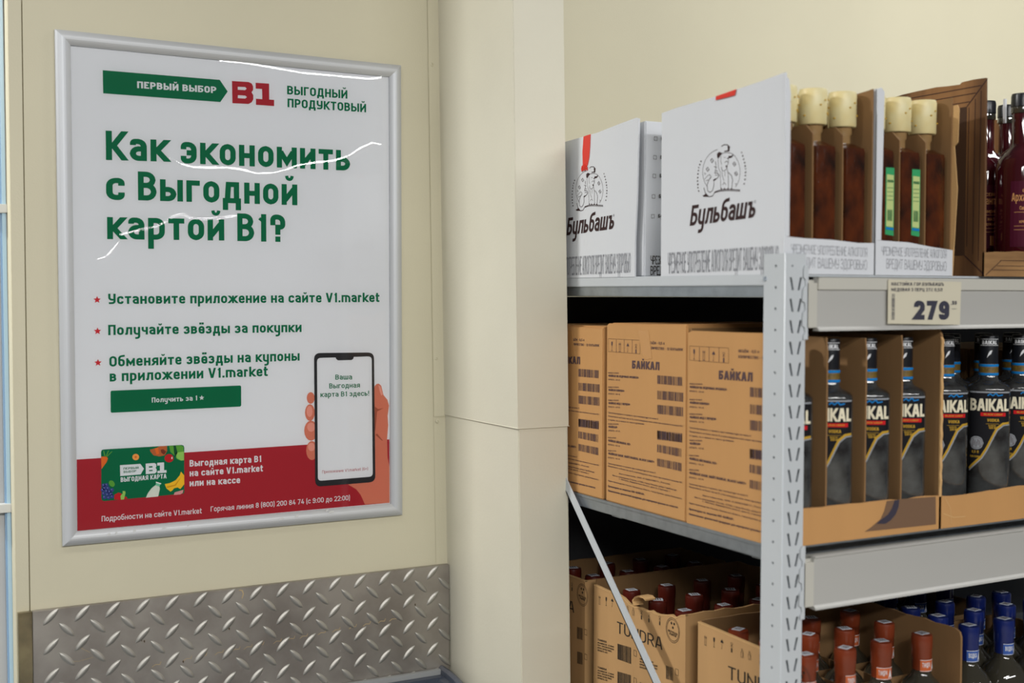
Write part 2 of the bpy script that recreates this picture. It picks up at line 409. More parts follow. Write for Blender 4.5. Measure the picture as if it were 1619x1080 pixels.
class Sheet:
    """prints flat artwork on a plane; pts are (u, v) in metres mapped by fn(u, v, lift)"""
    def __init__(s, fn): s.fn = fn
    def quads(s, mb, qs, lift, mi=0):
        for k, q in enumerate(qs):   # neighbouring strokes sit a hair apart so that none are coplanar
            l = lift + (k % 9) * 1.1e-5
            mb.face([s.fn(p[0], p[1], l) for p in q], mi)
    def text(s, mb, txt, a, b, h, t, lift, shear=0, gap=.11):
        W, qs = text_quads(txt, t, gap, shear)
        ax, ay = a; dx, dy = b[0] - a[0], b[1] - a[1]
        s.quads(mb, [[(ax + dx * p[0] / W, ay + dy * p[0] / W + p[1] * h) for p in q] for q in qs], lift)
    def poly(s, mb, pts, lift, mi=0): mb.face([s.fn(p[0], p[1], lift) for p in pts], mi)
    def line(s, mb, pts, w, lift, closed=False, mi=0): s.quads(mb, ribbon(pts, w, closed, False, False), lift, mi)
    def star(s, mb, c, r, lift):
        pts = []
        for k in range(10):
            a = math.pi / 2 + k * math.pi / 5; q = r if k % 2 == 0 else r * .45
            pts.append((c[0] + q * math.cos(a) * s.flip, c[1] + q * math.sin(a)))
        for k in range(10): s.poly(mb, [c, pts[k], pts[(k + 1) % 10]], lift)
    flip = 1
    def bars(s, mb, q, lift, seed=0):
        rnd = random.Random(seed); u = 0
        A, B, C, D = [Vector(p) for p in q]
        while u < .97:
            w = rnd.choice((.012, .018, .03)); 
            e = min(1, u + w)
            f = lambda t, P, Q: P + (Q - P) * t
            s.poly(mb, [f(u, A, B), f(e, A, B), f(e, D, C), f(u, D, C)], lift)
            u = e + rnd.choice((.012, .016, .028))
    def icon(s, mb, c, k, kind, lift):
        X = lambda x, y: (c[0] + x * k * s.flip, c[1] + y * k)
        P = lambda *pts: s.poly(mb, [X(*p) for p in pts], lift)
        Ln = lambda w, *pts: s.line(mb, [X(*p) for p in pts], w * k, lift)
        if kind == 'glass':
            P((-.5, 1.9), (.5, 1.9), (.5, .9), (.3, .2), (-.3, .2), (-.5, .9)); Ln(.16, (0, .2), (0, -1.7)); Ln(.2, (-.5, -1.75), (.5, -1.75))
        elif kind == 'arrows':
            for x in (-.45, .45):
                Ln(.16, (x, -1.5), (x, 1.2)); P((x - .32, 1.0), (x + .32, 1.0), (x, 1.9))
            Ln(.2, (-.8, -1.8), (.8, -1.8))
        elif kind == 'umbrella':
            P((-.9, .6), (-.7, 1.2), (-.3, 1.6), (0, 1.75), (.3, 1.6), (.7, 1.2), (.9, .6)); Ln(.13, (0, .6), (0, -1.4), (-.1, -1.7), (-.35, -1.6), (-.35, -1.3)); Ln(.1, (0, 1.75), (0, 2.1))
        elif kind == 'hook':
            P((-.4, -.3), (.4, -.3), (.4, -1.9), (-.4, -1.9)); Ln(.14, (-.7, 1.5), (.7, .2)); Ln(.14, (.7, 1.5), (-.7, .2)); Ln(.14, (0, .9), (0, -.3)); Ln(.12, (-.6, 1.7), (.6, 1.7))
        elif kind == 'bin':
            Ln(.14, (-.6, .2), (-.4, -1.7), (.4, -1.7), (.6, .2), (-.6, .2)); P((-.15, 1.5), (.15, 1.5), (.15, .5), (-.15, .5)); Ln(.12, (.6, 1.2), (1.1, -1.7))

def sheet_items(sh, items, parent, names, off=(0, 0), lift0=.0004, icon_k=.0042, shear=0, skip=None):
    """builds one mesh per ink from the artwork table"""
    groups = {}
    rnd = 0
    for it in items:
        kd, ink = it[0], it[1]
        mb = groups.setdefault(ink, MB())
        o = lambda p: (p[0] + off[0], p[1] + off[1])
        rnd += 1
        if kd == 'P':
            if ink == 'line': sh.line(mb, [o(p) for p in it[2]], .0006, lift0, True)
            else: sh.poly(mb, [o(p) for p in it[2]], lift0)
        elif kd == 'T': sh.text(mb, it[2], o(it[3]), o(it[4]), it[5], it[6], lift0)
        elif kd == 'L': sh.line(mb, [o(p) for p in it[2]], it[3], lift0)
        elif kd == 'I': sh.icon(mb, o(it[3]), icon_k, it[2], lift0)
        elif kd == 'B': sh.bars(mb, [o(p) for p in it[2]], lift0, rnd)
        elif kd == 'Q':
            c = o(it[2]); sh.line(mb, [(c[0] - .004, c[1] - .005), (c[0] + .004, c[1] - .005), (c[0] + .004, c[1] + .005), (c[0] - .004, c[1] + .005)], .0007, lift0, True)
        elif kd == 'C':
            c = o(it[2])
            for r in (.019, .0165): sh.line(mb, [(c[0] + r * math.cos(a * math.pi / 16), c[1] + r * 1.08 * math.sin(a * math.pi / 16)) for a in range(32)], .0008, lift0, True)
            for k in range(3):
                a = k * 2.094 + .5; d = (c[0] + .0045 * math.cos(a), c[1] + .009 + .0045 * math.sin(a))
                sh.poly(mb, [(d[0] + .0026 * math.cos(a + q), d[1] + .0026 * math.sin(a + q)) for q in (0, 1.2, 2.6, 3.8, 5)], lift0)
    for ink, mb in groups.items():
        mb.build(names, 'ink_' + ink, parent, fix=False)
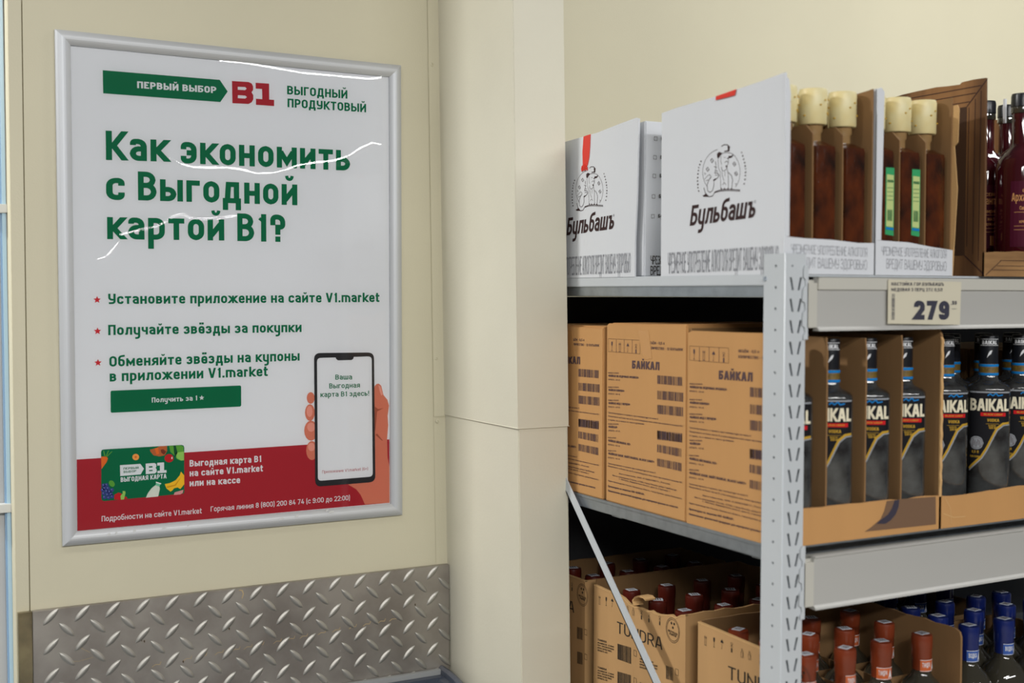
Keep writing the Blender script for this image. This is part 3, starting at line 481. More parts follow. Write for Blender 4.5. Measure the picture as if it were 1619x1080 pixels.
# ---- artwork tables (metres on their own planes)
POSTER=[('P', 'arrow_banner', 'green', 1, [(0.3983, 1.9816), (0.6014, 1.982), (0.6157, 1.9623), (0.6022, 1.9424), (0.3987, 1.9421)]), ('T', 'banner_lettering', 'white', 2, 'ПЕРВЫЙ ВЫБОР', (0.456, 1.9557), (0.5949, 1.9575), 0.0117, 0.2), ('P', 'logo_letter', 'red', 1, [(0.6236, 1.9818), (0.6544, 1.9825), (0.6602, 1.9802), (0.6626, 1.9751), (0.6626, 1.9688), (0.6597, 1.9643), (0.6629, 1.9593), (0.6629, 1.9519), (0.66, 1.9464), (0.6541, 1.9428), (0.6242, 1.942)]), ('P', 'logo_counter', 'white', 2, [(0.6342, 1.9722), (0.6478, 1.9729), (0.6506, 1.9703), (0.6478, 1.9672), (0.6342, 1.9669)]), ('P', 'logo_counter', 'white', 2, [(0.6344, 1.9571), (0.6477, 1.9575), (0.651, 1.955), (0.6479, 1.952), (0.6343, 1.9518)]), ('P', 'logo_digit', 'red', 1, [(0.6674, 1.9823), (0.6926, 1.9826), (0.6927, 1.9537), (0.702, 1.9538), (0.7019, 1.9425), (0.6678, 1.9423), (0.6679, 1.9533), (0.6797, 1.9534), (0.6794, 1.9718), (0.6676, 1.9717)]), ('T', 'slogan_line', 'green', 2, 'ВЫГОДНЫЙ', (0.7269, 1.966), (0.8449, 1.9668), 0.0158, 0.18), ('T', 'slogan_line', 'green', 2, 'ПРОДУКТОВЫЙ', (0.7275, 1.9424), (0.8827, 1.9438), 0.0159, 0.18), ('T', 'headline_word', 'green', 2, 'Как', (0.4021, 1.8281), (0.5083, 1.8304), 0.0503, 0.18), ('T', 'headline_word', 'green', 2, 'экономить', (0.5305, 1.829), (0.85, 1.8312), 0.0503, 0.18), ('T', 'headline_word', 'green', 2, 'с', (0.4017, 1.7594), (0.4331, 1.7599), 0.0503, 0.18), ('T', 'headline_word', 'green', 2, 'Выгодной', (0.4557, 1.7607), (0.7454, 1.7622), 0.0503, 0.18), ('T', 'headline_word', 'green', 2, 'картой', (0.4027, 1.6916), (0.6076, 1.6936), 0.0503, 0.18), ('T', 'headline_word', 'green', 2, 'В1?', (0.6316, 1.6933), (0.7219, 1.6933), 0.0503, 0.18), ('T', 'bullet_line', 'green', 2, 'Установите приложение на сайте V1.market', (0.4033, 1.5791), (0.9091, 1.5819), 0.0179, 0.18), ('T', 'bullet_line', 'green', 2, 'Получайте звёзды за покупки', (0.4027, 1.5251), (0.7524, 1.5259), 0.0179, 0.18), ('T', 'bullet_line', 'green', 2, 'Обменяйте звёзды на купоны', (0.404, 1.4701), (0.7483, 1.4724), 0.018258, 0.18), ('T', 'bullet_line', 'green', 2, 'в приложении V1.market', (0.4043, 1.4442), (0.687, 1.4453), 0.018258, 0.18), ('S', 'bullet_star', 'star', 1, (0.3848, 1.5865), 0.0065), ('S', 'bullet_star', 'star', 1, (0.3849, 1.5323), 0.0065), ('S', 'bullet_star', 'star', 1, (0.3851, 1.4775), 0.0065), ('P', 'button_print', 'green', 1, [(0.4055, 1.4264), (0.4071, 1.4282), (0.6346, 1.4296), (0.6368, 1.4278), (0.6367, 1.3929), (0.6348, 1.3908), (0.4071, 1.3896), (0.4054, 1.3915)]), ('T', 'button_lettering', 'white', 2, 'Получить за 1', (0.4759, 1.4046), (0.5564, 1.4053), 0.0089, 0.17), ('S', 'button_star', 'white', 2, (0.5643, 1.4096), 0.0048), ('P', 'red_band', 'red', 1, [(0.3479, 1.3114), (0.9343, 1.3144), (0.9348, 1.1901), (0.3476, 1.1877)]), ('P', 'card_print', 'green', 2, [(0.3885, 1.3225), (0.3899, 1.3255), (0.3935, 1.3263), (0.5278, 1.3264), (0.5313, 1.3249), (0.5323, 1.3213), (0.5316, 1.2413), (0.5301, 1.2384), (0.3925, 1.2358), (0.3896, 1.2371), (0.3882, 1.2399)]), ('T', 'offer_line', 'white', 2, 'Выгодная карта В1', (0.5416, 1.2863), (0.6739, 1.2865), 0.0119, 0.19), ('T', 'offer_line', 'white', 2, 'на сайте V1.market', (0.5415, 1.2686), (0.6766, 1.2688), 0.0119, 0.19), ('T', 'offer_line', 'white', 2, 'или на кассе', (0.5413, 1.2505), (0.6336, 1.2501), 0.0119, 0.19), ('T', 'footer_line', 'white', 2, 'Подробности на сайте V1.market', (0.3882, 1.2004), (0.5628, 1.2002), 0.0094, 0.135), ('T', 'footer_line', 'white', 2, 'Горячая линия 8 (800) 200 84 74 (с 9:00 до 22:00)', (0.579, 1.2018), (0.8473, 1.202), 0.0094, 0.135), ('P', 'hand_print', 'skin', 2, [(0.8986, 1.419), (0.9028, 1.4234), (0.9076, 1.4239), (0.9125, 1.4196), (0.9173, 1.4013), (0.9254, 1.3919), (0.9288, 1.3804), (0.9258, 1.36), (0.927, 1.3417), (0.9245, 1.3143), (0.9256, 1.2789), (0.9337, 1.2601), (0.9348, 1.1901), (0.878, 1.1912), (0.8696, 1.21), (0.86, 1.222), (0.8434, 1.2323), (0.8914, 1.2401)]), ('P', 'finger_print', 'skin', 2, [(0.7775, 1.4011), (0.7769, 1.3969), (0.7752, 1.3934), (0.7727, 1.3911), (0.7697, 1.3904), (0.7667, 1.3913), (0.7642, 1.3938), (0.7625, 1.3975), (0.7619, 1.4017), (0.7625, 1.4059), (0.7642, 1.4094), (0.7668, 1.4117), (0.7698, 1.4124), (0.7728, 1.4115), (0.7753, 1.409), (0.777, 1.4053)]), ('P', 'finger_print', 'skin', 2, [(0.7777, 1.3735), (0.7769, 1.3674), (0.7748, 1.3623), (0.7716, 1.359), (0.7679, 1.358), (0.7642, 1.3594), (0.7611, 1.363), (0.759, 1.3682), (0.7583, 1.3743), (0.7591, 1.3804), (0.7612, 1.3854), (0.7644, 1.3887), (0.7681, 1.3898), (0.7717, 1.3884), (0.7749, 1.3848), (0.7769, 1.3796)]), ('P', 'finger_print', 'skin', 2, [(0.7833, 1.3389), (0.7822, 1.3316), (0.7793, 1.3256), (0.7749, 1.3217), (0.7698, 1.3206), (0.7647, 1.3223), (0.7604, 1.3267), (0.7576, 1.333), (0.7566, 1.3403), (0.7576, 1.3475), (0.7605, 1.3535), (0.7649, 1.3574), (0.77, 1.3586), (0.7751, 1.3569), (0.7794, 1.3525), (0.7823, 1.3462)]), ('P', 'finger_print', 'skin', 2, [(0.7829, 1.3012), (0.782, 1.2943), (0.7795, 1.2886), (0.7758, 1.2848), (0.7715, 1.2837), (0.7672, 1.2854), (0.7635, 1.2895), (0.7611, 1.2956), (0.7603, 1.3026), (0.7612, 1.3094), (0.7636, 1.3152), (0.7673, 1.3189), (0.7716, 1.32), (0.776, 1.3184), (0.7796, 1.3143), (0.782, 1.3082)]), ('P', 'finger_tip', 'skin_light', 3, [(0.7733, 1.3759), (0.7725, 1.3706), (0.7702, 1.3668), (0.7672, 1.3655), (0.7643, 1.3671), (0.7621, 1.3711), (0.7613, 1.3764), (0.7622, 1.3816), (0.7644, 1.3854), (0.7673, 1.3867), (0.7703, 1.3852), (0.7725, 1.3812)]), ('P', 'finger_tip', 'skin_light', 3, [(0.778, 1.3458), (0.7769, 1.3414), (0.774, 1.3383), (0.7701, 1.3374), (0.7662, 1.3387), (0.7634, 1.3421), (0.7623, 1.3466), (0.7634, 1.3509), (0.7663, 1.354), (0.7702, 1.355), (0.7741, 1.3537), (0.777, 1.3503)]), ('P', 'finger_tip', 'skin_light', 3, [(0.7776, 1.3082), (0.7766, 1.3042), (0.7741, 1.3015), (0.7706, 1.3006), (0.7672, 1.3019), (0.7647, 1.3049), (0.7638, 1.309), (0.7647, 1.3129), (0.7672, 1.3157), (0.7707, 1.3165), (0.7742, 1.3153), (0.7767, 1.3122)]), ('P', 'thumb_nail', 'skin_light', 3, [(0.9064, 1.421), (0.9108, 1.4186), (0.9161, 1.4025), (0.9124, 1.4004), (0.9093, 1.4084)]), ('P', 'thumb_crease', 'skin_dark', 3, [(0.899, 1.3794), (0.9063, 1.3745), (0.9173, 1.3759), (0.9039, 1.3701), (0.9001, 1.334), (0.8984, 1.3341)]), ('P', 'palm_crease', 'skin_dark', 3, [(0.9001, 1.3249), (0.9135, 1.3128), (0.9159, 1.3127), (0.9037, 1.327)]), ('P', 'phone_print', 'black', 4, [(0.7766, 1.474), (0.7771, 1.4783), (0.7786, 1.4816), (0.7811, 1.484), (0.7846, 1.4854), (0.789, 1.4858), (0.8845, 1.4847), (0.8892, 1.4841), (0.8929, 1.4826), (0.8955, 1.4802), (0.8971, 1.4768), (0.8977, 1.4724), (0.8998, 1.2455), (0.8993, 1.241), (0.8978, 1.2376), (0.8952, 1.2351), (0.8916, 1.2336), (0.8869, 1.2331), (0.7902, 1.2327), (0.7857, 1.2331), (0.7822, 1.2345), (0.7797, 1.2369), (0.7782, 1.2403), (0.7776, 1.2446)]), ('P', 'phone_screen', 'white', 5, [(0.7823, 1.4693), (0.7826, 1.4718), (0.7835, 1.4738), (0.785, 1.4753), (0.7871, 1.4762), (0.7897, 1.4765), (0.8849, 1.4771), (0.8877, 1.4768), (0.8899, 1.4759), (0.8915, 1.4745), (0.8924, 1.4724), (0.8928, 1.4698), (0.8943, 1.2514), (0.894, 1.2487), (0.8931, 1.2466), (0.8915, 1.2452), (0.8893, 1.2443), (0.8865, 1.244), (0.7906, 1.2434), (0.7879, 1.2437), (0.7858, 1.2445), (0.7843, 1.246), (0.7834, 1.248), (0.7831, 1.2506)]), ('P', 'phone_notch', 'black', 6, [(0.8183, 1.4789), (0.8566, 1.4789), (0.8549, 1.4731), (0.8513, 1.471), (0.8241, 1.471), (0.8206, 1.4735)]), ('T', 'screen_line', 'green', 6, 'Ваша', (0.8186, 1.4344), (0.8524, 1.434), 0.0096, 0.15), ('T', 'screen_line', 'green', 6, 'Выгодная', (0.8064, 1.418), (0.8683, 1.4178), 0.0096, 0.15), ('T', 'screen_line', 'green', 6, 'карта В1 здесь!', (0.7889, 1.4022), (0.887, 1.4013), 0.0096, 0.15), ('T', 'screen_note', 'red', 6, 'Приложение V1.market (6+)', (0.7917, 1.2572), (0.8842, 1.2574), 0.0055, 0.1), ('P', 'card_arrow', 'white', 3, [(0.4201, 1.2969), (0.4551, 1.297), (0.4611, 1.288), (0.4554, 1.2783), (0.4204, 1.2777)]), ('T', 'card_lettering', 'green', 4, 'ПЕРВЫЙ', (0.426, 1.2886), (0.452, 1.2886), 0.0038, 0.16), ('T', 'card_lettering', 'green', 4, 'ВЫБОР', (0.4262, 1.2828), (0.4479, 1.283), 0.0038, 0.16), ('P', 'card_logo', 'white', 3, [(0.4642, 1.2968), (0.4794, 1.297), (0.4825, 1.2949), (0.4827, 1.2902), (0.4814, 1.2882), (0.4831, 1.2855), (0.4831, 1.2808), (0.4803, 1.2784), (0.4643, 1.2781)]), ('P', 'card_logo_gap', 'green', 4, [(0.4697, 1.2918), (0.4758, 1.2918), (0.4763, 1.2904), (0.4758, 1.2892), (0.4697, 1.2892)]), ('P', 'card_logo_gap', 'green', 4, [(0.4699, 1.285), (0.4758, 1.2851), (0.4763, 1.2839), (0.4757, 1.283), (0.4698, 1.283)]), ('P', 'card_digit', 'white', 3, [(0.4843, 1.2969), (0.4963, 1.2971), (0.4962, 1.2831), (0.5003, 1.283), (0.5006, 1.2784), (0.4847, 1.2783), (0.4845, 1.2826), (0.489, 1.2827), (0.4889, 1.2921), (0.4844, 1.292)]), ('T', 'card_title', 'white', 4, 'ВЫГОДНАЯ КАРТА', (0.421, 1.2672), (0.5002, 1.2683), 0.0081, 0.2), ('P', 'carrot_print', 'orange', 3, [(0.3884, 1.314), (0.3975, 1.3137), (0.3998, 1.31), (0.3974, 1.3035), (0.3895, 1.2928), (0.3888, 1.2928)]), ('P', 'carrot_leaf', 'leaf', 3, [(0.3943, 1.3134), (0.392, 1.3238), (0.3935, 1.3237), (0.3959, 1.3133)]), ('P', 'carrot_leaf', 'leaf', 3, [(0.3958, 1.3133), (0.4003, 1.3238), (0.4019, 1.3237), (0.3973, 1.3132)]), ('P', 'carrot_leaf', 'leaf', 3, [(0.3967, 1.3128), (0.4062, 1.3219), (0.4078, 1.3218), (0.3983, 1.3127)]), ('P', 'apricot_print', 'orange_l', 3, [(0.453, 1.3093), (0.4525, 1.3071), (0.4513, 1.3053), (0.4494, 1.3042), (0.4471, 1.3039), (0.4449, 1.3045), (0.443, 1.3059), (0.4418, 1.3078), (0.4414, 1.31), (0.4418, 1.3121), (0.4431, 1.3139), (0.445, 1.315), (0.4472, 1.3153), (0.4495, 1.3147), (0.4513, 1.3134), (0.4526, 1.3115)]), ('P', 'apricot_print', 'orange', 4, [(0.4492, 1.3095), (0.449, 1.3088), (0.4486, 1.3082), (0.4479, 1.3079), (0.4472, 1.3078), (0.4464, 1.3079), (0.4457, 1.3084), (0.4453, 1.309), (0.4452, 1.3097), (0.4453, 1.3104), (0.4458, 1.311), (0.4464, 1.3114), (0.4472, 1.3115), (0.448, 1.3113), (0.4486, 1.3108), (0.449, 1.3102)]), ('P', 'croissant_print', 'croissant', 3, [(0.472, 1.3216), (0.4761, 1.3219), (0.4843, 1.324), (0.4894, 1.3265), (0.5017, 1.3262), (0.5018, 1.3172), (0.4975, 1.3096), (0.4882, 1.3081), (0.478, 1.3108), (0.4725, 1.3179)]), ('P', 'croissant_print', 'brown_d', 4, [(0.4904, 1.32), (0.4945, 1.3208), (0.5006, 1.3162), (0.4964, 1.3107), (0.4914, 1.3147)]), ('P', 'croissant_print', 'orange', 4, [(0.4802, 1.3227), (0.4863, 1.3244), (0.4878, 1.3128), (0.4831, 1.3116)]), ('P', 'cabbage_print', 'leaf', 3, [(0.5053, 1.3262), (0.5255, 1.3258), (0.5307, 1.3234), (0.5315, 1.2996), (0.5253, 1.2985), (0.5191, 1.3015), (0.515, 1.308), (0.5078, 1.3148)]), ('P', 'cabbage_print', 'leaf_l', 4, [(0.5171, 1.3131), (0.5316, 1.3144), (0.5315, 1.2986), (0.5263, 1.2984), (0.5191, 1.3031)]), ('P', 'cabbage_print', 'leaf_d', 4, [(0.5131, 1.326), (0.5172, 1.3257), (0.5202, 1.313), (0.516, 1.3038), (0.514, 1.3133)]), ('P', 'tomato_print', 'red_b', 4, [(0.5132, 1.3034), (0.5125, 1.3006), (0.5108, 1.2982), (0.5081, 1.2968), (0.5051, 1.2964), (0.502, 1.2972), (0.4994, 1.299), (0.4977, 1.3015), (0.4971, 1.3044), (0.4977, 1.3073), (0.4995, 1.3096), (0.5021, 1.3111), (0.5052, 1.3115), (0.5083, 1.3107), (0.5109, 1.3089), (0.5126, 1.3063)]), ('P', 'tomato_print', 'pale', 5, [(0.5113, 1.3041), (0.5112, 1.3032), (0.511, 1.3025), (0.5107, 1.302), (0.5103, 1.3018), (0.5099, 1.302), (0.5095, 1.3025), (0.5093, 1.3033), (0.5093, 1.3042), (0.5093, 1.3051), (0.5096, 1.3058), (0.5099, 1.3063), (0.5103, 1.3064), (0.5107, 1.3062), (0.511, 1.3057), (0.5112, 1.305)]), ('P', 'grape_print', 'grape', 3, [(0.3954, 1.2632), (0.3948, 1.2612), (0.3931, 1.2601), (0.391, 1.2602), (0.3894, 1.2616), (0.3888, 1.2637), (0.3894, 1.2657), (0.3911, 1.2669), (0.3932, 1.2667), (0.3948, 1.2653)]), ('P', 'grape_print', 'grape_l', 4, [(0.3925, 1.2643), (0.3921, 1.2634), (0.3913, 1.2631), (0.3905, 1.2635), (0.3901, 1.2644), (0.3905, 1.2653), (0.3913, 1.2656), (0.3922, 1.2652)]), ('P', 'grape_print', 'grape', 3, [(0.4004, 1.2634), (0.3997, 1.2614), (0.398, 1.2602), (0.3959, 1.2604), (0.3943, 1.2618), (0.3937, 1.2639), (0.3943, 1.2659), (0.396, 1.267), (0.3981, 1.2669), (0.3997, 1.2655)]), ('P', 'grape_print', 'grape_l', 4, [(0.3974, 1.2644), (0.3971, 1.2636), (0.3962, 1.2633), (0.3954, 1.2637), (0.3951, 1.2646), (0.3954, 1.2654), (0.3962, 1.2657), (0.3971, 1.2653)]), ('P', 'grape_print', 'grape', 3, [(0.3969, 1.258), (0.3962, 1.256), (0.3945, 1.2549), (0.3924, 1.255), (0.3908, 1.2564), (0.3902, 1.2585), (0.3908, 1.2605), (0.3925, 1.2616), (0.3946, 1.2615), (0.3962, 1.2601)]), ('P', 'grape_print', 'grape_l', 4, [(0.3939, 1.259), (0.3936, 1.2582), (0.3927, 1.2579), (0.3919, 1.2583), (0.3916, 1.2592), (0.3919, 1.2601), (0.3928, 1.2604), (0.3936, 1.2599)]), ('P', 'grape_print', 'grape', 3, [(0.4028, 1.2576), (0.4021, 1.2556), (0.4004, 1.2544), (0.3983, 1.2546), (0.3967, 1.256), (0.3961, 1.2581), (0.3967, 1.2601), (0.3984, 1.2612), (0.4005, 1.2611), (0.4021, 1.2597)]), ('P', 'grape_print', 'grape_l', 4, [(0.3998, 1.2586), (0.3995, 1.2578), (0.3986, 1.2575), (0.3978, 1.2579), (0.3975, 1.2588), (0.3978, 1.2596), (0.3986, 1.2599), (0.3995, 1.2595)]), ('P', 'grape_print', 'grape', 3, [(0.3939, 1.2552), (0.3932, 1.2532), (0.3915, 1.252), (0.3895, 1.2522), (0.3878, 1.2536), (0.3872, 1.2557), (0.3879, 1.2577), (0.3895, 1.2588), (0.3916, 1.2586), (0.3933, 1.2573)]), ('P', 'grape_print', 'grape_l', 4, [(0.3909, 1.2562), (0.3906, 1.2554), (0.3898, 1.2551), (0.3889, 1.2555), (0.3886, 1.2564), (0.3889, 1.2572), (0.3898, 1.2575), (0.3906, 1.2571)]), ('P', 'grape_print', 'grape', 3, [(0.4002, 1.2526), (0.3996, 1.2506), (0.3979, 1.2495), (0.3958, 1.2497), (0.3942, 1.251), (0.3936, 1.2531), (0.3942, 1.2551), (0.3959, 1.2563), (0.398, 1.2561), (0.3996, 1.2547)]), ('P', 'grape_print', 'grape_l', 4, [(0.3973, 1.2537), (0.3969, 1.2528), (0.3961, 1.2525), (0.3953, 1.253), (0.3949, 1.2539), (0.3953, 1.2547), (0.3961, 1.255), (0.397, 1.2546)]), ('P', 'grape_print', 'grape', 3, [(0.4052, 1.2512), (0.4045, 1.2492), (0.4028, 1.2481), (0.4007, 1.2483), (0.3991, 1.2496), (0.3985, 1.2517), (0.3991, 1.2537), (0.4008, 1.2549), (0.4029, 1.2547), (0.4045, 1.2533)]), ('P', 'grape_print', 'grape_l', 4, [(0.4022, 1.2523), (0.4019, 1.2514), (0.401, 1.2511), (0.4002, 1.2516), (0.3998, 1.2525), (0.4002, 1.2533), (0.401, 1.2536), (0.4019, 1.2532)]), ('P', 'grape_print', 'grape', 3, [(0.4096, 1.254), (0.409, 1.252), (0.4073, 1.2508), (0.4052, 1.251), (0.4035, 1.2524), (0.4029, 1.2545), (0.4036, 1.2565), (0.4053, 1.2576), (0.4073, 1.2575), (0.409, 1.2561)]), ('P', 'grape_print', 'grape_l', 4, [(0.4067, 1.255), (0.4063, 1.2542), (0.4055, 1.2539), (0.4047, 1.2543), (0.4043, 1.2552), (0.4047, 1.256), (0.4055, 1.2563), (0.4063, 1.2559)]), ('P', 'grape_print', 'grape', 3, [(0.3953, 1.2489), (0.3946, 1.2469), (0.3929, 1.2458), (0.3909, 1.2459), (0.3892, 1.2473), (0.3886, 1.2494), (0.3893, 1.2514), (0.391, 1.2525), (0.393, 1.2524), (0.3947, 1.251)]), ('P', 'grape_print', 'grape_l', 4, [(0.3923, 1.25), (0.392, 1.2491), (0.3912, 1.2488), (0.3903, 1.2492), (0.39, 1.2501), (0.3903, 1.251), (0.3912, 1.2513), (0.392, 1.2508)]), ('P', 'grape_print', 'grape', 3, [(0.4017, 1.2464), (0.401, 1.2444), (0.3993, 1.2432), (0.3972, 1.2434), (0.3956, 1.2448), (0.395, 1.2469), (0.3956, 1.2489), (0.3973, 1.25), (0.3994, 1.2499), (0.401, 1.2485)]), ('P', 'grape_print', 'grape_l', 4, [(0.3987, 1.2474), (0.3984, 1.2466), (0.3975, 1.2463), (0.3967, 1.2467), (0.3964, 1.2476), (0.3967, 1.2484), (0.3975, 1.2487), (0.3984, 1.2483)]), ('P', 'grape_print', 'grape', 3, [(0.4076, 1.2469), (0.4069, 1.2449), (0.4052, 1.2438), (0.4032, 1.244), (0.4015, 1.2454), (0.4009, 1.2475), (0.4015, 1.2495), (0.4032, 1.2506), (0.4053, 1.2504), (0.407, 1.249)]), ('P', 'grape_print', 'grape_l', 4, [(0.4046, 1.248), (0.4043, 1.2471), (0.4034, 1.2469), (0.4026, 1.2473), (0.4023, 1.2482), (0.4026, 1.249), (0.4035, 1.2493), (0.4043, 1.2489)]), ('P', 'grape_print', 'grape', 3, [(0.3967, 1.2421), (0.396, 1.2401), (0.3943, 1.239), (0.3923, 1.2392), (0.3906, 1.2406), (0.39, 1.2427), (0.3907, 1.2447), (0.3924, 1.2458), (0.3944, 1.2456), (0.3961, 1.2442)]), ('P', 'grape_print', 'grape_l', 4, [(0.3937, 1.2432), (0.3934, 1.2424), (0.3926, 1.2421), (0.3917, 1.2425), (0.3914, 1.2434), (0.3917, 1.2442), (0.3926, 1.2445), (0.3934, 1.2441)]), ('P', 'grape_print', 'grape', 3, [(0.4036, 1.2411), (0.4029, 1.2391), (0.4012, 1.238), (0.3992, 1.2381), (0.3975, 1.2395), (0.3969, 1.2416), (0.3975, 1.2436), (0.3992, 1.2447), (0.4013, 1.2446), (0.403, 1.2432)]), ('P', 'grape_print', 'grape_l', 4, [(0.4006, 1.2421), (0.4003, 1.2413), (0.3994, 1.241), (0.3986, 1.2414), (0.3983, 1.2423), (0.3986, 1.2432), (0.3995, 1.2435), (0.4003, 1.243)]), ('P', 'grape_print', 'grape', 3, [(0.4095, 1.2427), (0.4089, 1.2407), (0.4072, 1.2395), (0.4051, 1.2397), (0.4034, 1.2411), (0.4028, 1.2432), (0.4035, 1.2452), (0.4052, 1.2463), (0.4072, 1.2462), (0.4089, 1.2448)]), ('P', 'grape_print', 'grape_l', 4, [(0.4066, 1.2437), (0.4062, 1.2429), (0.4054, 1.2426), (0.4045, 1.243), (0.4042, 1.2439), (0.4046, 1.2448), (0.4054, 1.2451), (0.4062, 1.2446)]), ('P', 'grape_leaf', 'leaf', 3, [(0.4095, 1.2605), (0.4079, 1.2598), (0.406, 1.2601), (0.4041, 1.2612), (0.4024, 1.2629), (0.4013, 1.2651), (0.4009, 1.2673), (0.4012, 1.2692), (0.4023, 1.2706), (0.4039, 1.2712), (0.4058, 1.271), (0.4078, 1.2699), (0.4094, 1.2682), (0.4105, 1.266), (0.411, 1.2638), (0.4106, 1.2618)]), ('P', 'pepper_print', 'red_b', 3, [(0.4096, 1.2375), (0.4101, 1.2457), (0.4171, 1.2491), (0.4221, 1.2469), (0.424, 1.2385), (0.42, 1.2357)]), ('P', 'pepper_print', 'red_b', 3, [(0.4259, 1.2368), (0.428, 1.2413), (0.431, 1.24), (0.4324, 1.2368)]), ('P', 'pepper_stem', 'leaf_l', 4, [(0.421, 1.2361), (0.4205, 1.2429), (0.4241, 1.2467), (0.4241, 1.2513), (0.4286, 1.2505), (0.429, 1.2474), (0.4264, 1.2362)]), ('P', 'milk_print', 'milk', 3, [(0.4808, 1.2575), (0.4877, 1.2554), (0.4885, 1.2502), (0.4855, 1.2368), (0.4639, 1.2362), (0.4678, 1.2444), (0.4739, 1.2523)]), ('P', 'milk_cap', 'mint', 4, [(0.4822, 1.2621), (0.4898, 1.2593), (0.4877, 1.2542), (0.4808, 1.2572)]), ('P', 'milk_cap', 'pale', 5, [(0.4819, 1.2636), (0.4911, 1.2598), (0.4901, 1.2582), (0.4815, 1.2617)]), ('P', 'banana_print', 'banana', 3, [(0.4972, 1.2581), (0.5063, 1.2593), (0.5167, 1.2638), (0.5235, 1.2718), (0.5261, 1.2784), (0.5318, 1.2712), (0.5317, 1.2554), (0.5248, 1.2474), (0.5165, 1.2502), (0.5072, 1.2437), (0.5, 1.2503)]), ('P', 'banana_print', 'banana_d', 4, [(0.5, 1.2535), (0.5145, 1.2556), (0.526, 1.2684), (0.5166, 1.2538), (0.501, 1.2508)]), ('P', 'card_fruit', 'green', 4, [(0.5103, 1.2454), (0.5134, 1.2493), (0.5197, 1.2505), (0.5248, 1.2469), (0.5238, 1.2444)]), ('P', 'card_fruit', 'pink', 4, [(0.5128, 1.2373), (0.5144, 1.2419), (0.5196, 1.2431), (0.53, 1.2455), (0.5289, 1.2398), (0.5247, 1.2374)])]

STREAK=[[(0.5109, 1.8332), (0.5293, 1.8241), (0.5516, 1.8189), (0.5818, 1.8189), (0.6124, 1.8204), (0.6394, 1.8183), (0.6668, 1.8131), (0.6985, 1.8161), (0.7226, 1.823), (0.7469, 1.8324), (0.7797, 1.8387), (0.8172, 1.8446), (0.8467, 1.8549), (0.8723, 1.8722), (0.8938, 1.8822), (0.9286, 1.8778)], [(0.4247, 1.6961), (0.4552, 1.7049), (0.4842, 1.7123), (0.5026, 1.7209), (0.5174, 1.7318), (0.5323, 1.736), (0.5434, 1.7288), (0.5622, 1.7279), (0.5811, 1.7277), (0.604, 1.7306), (0.6272, 1.7351)], [(0.3855, 1.6543), (0.4013, 1.6581), (0.412, 1.6711), (0.4228, 1.684)], [(0.6021, 2.014), (0.6449, 2.0137), (0.6884, 2.0108), (0.7553, 2.0052), (0.8241, 2.0052), (0.8829, 2.0051), (0.9069, 2.0082), (0.9286, 2.0156)]]

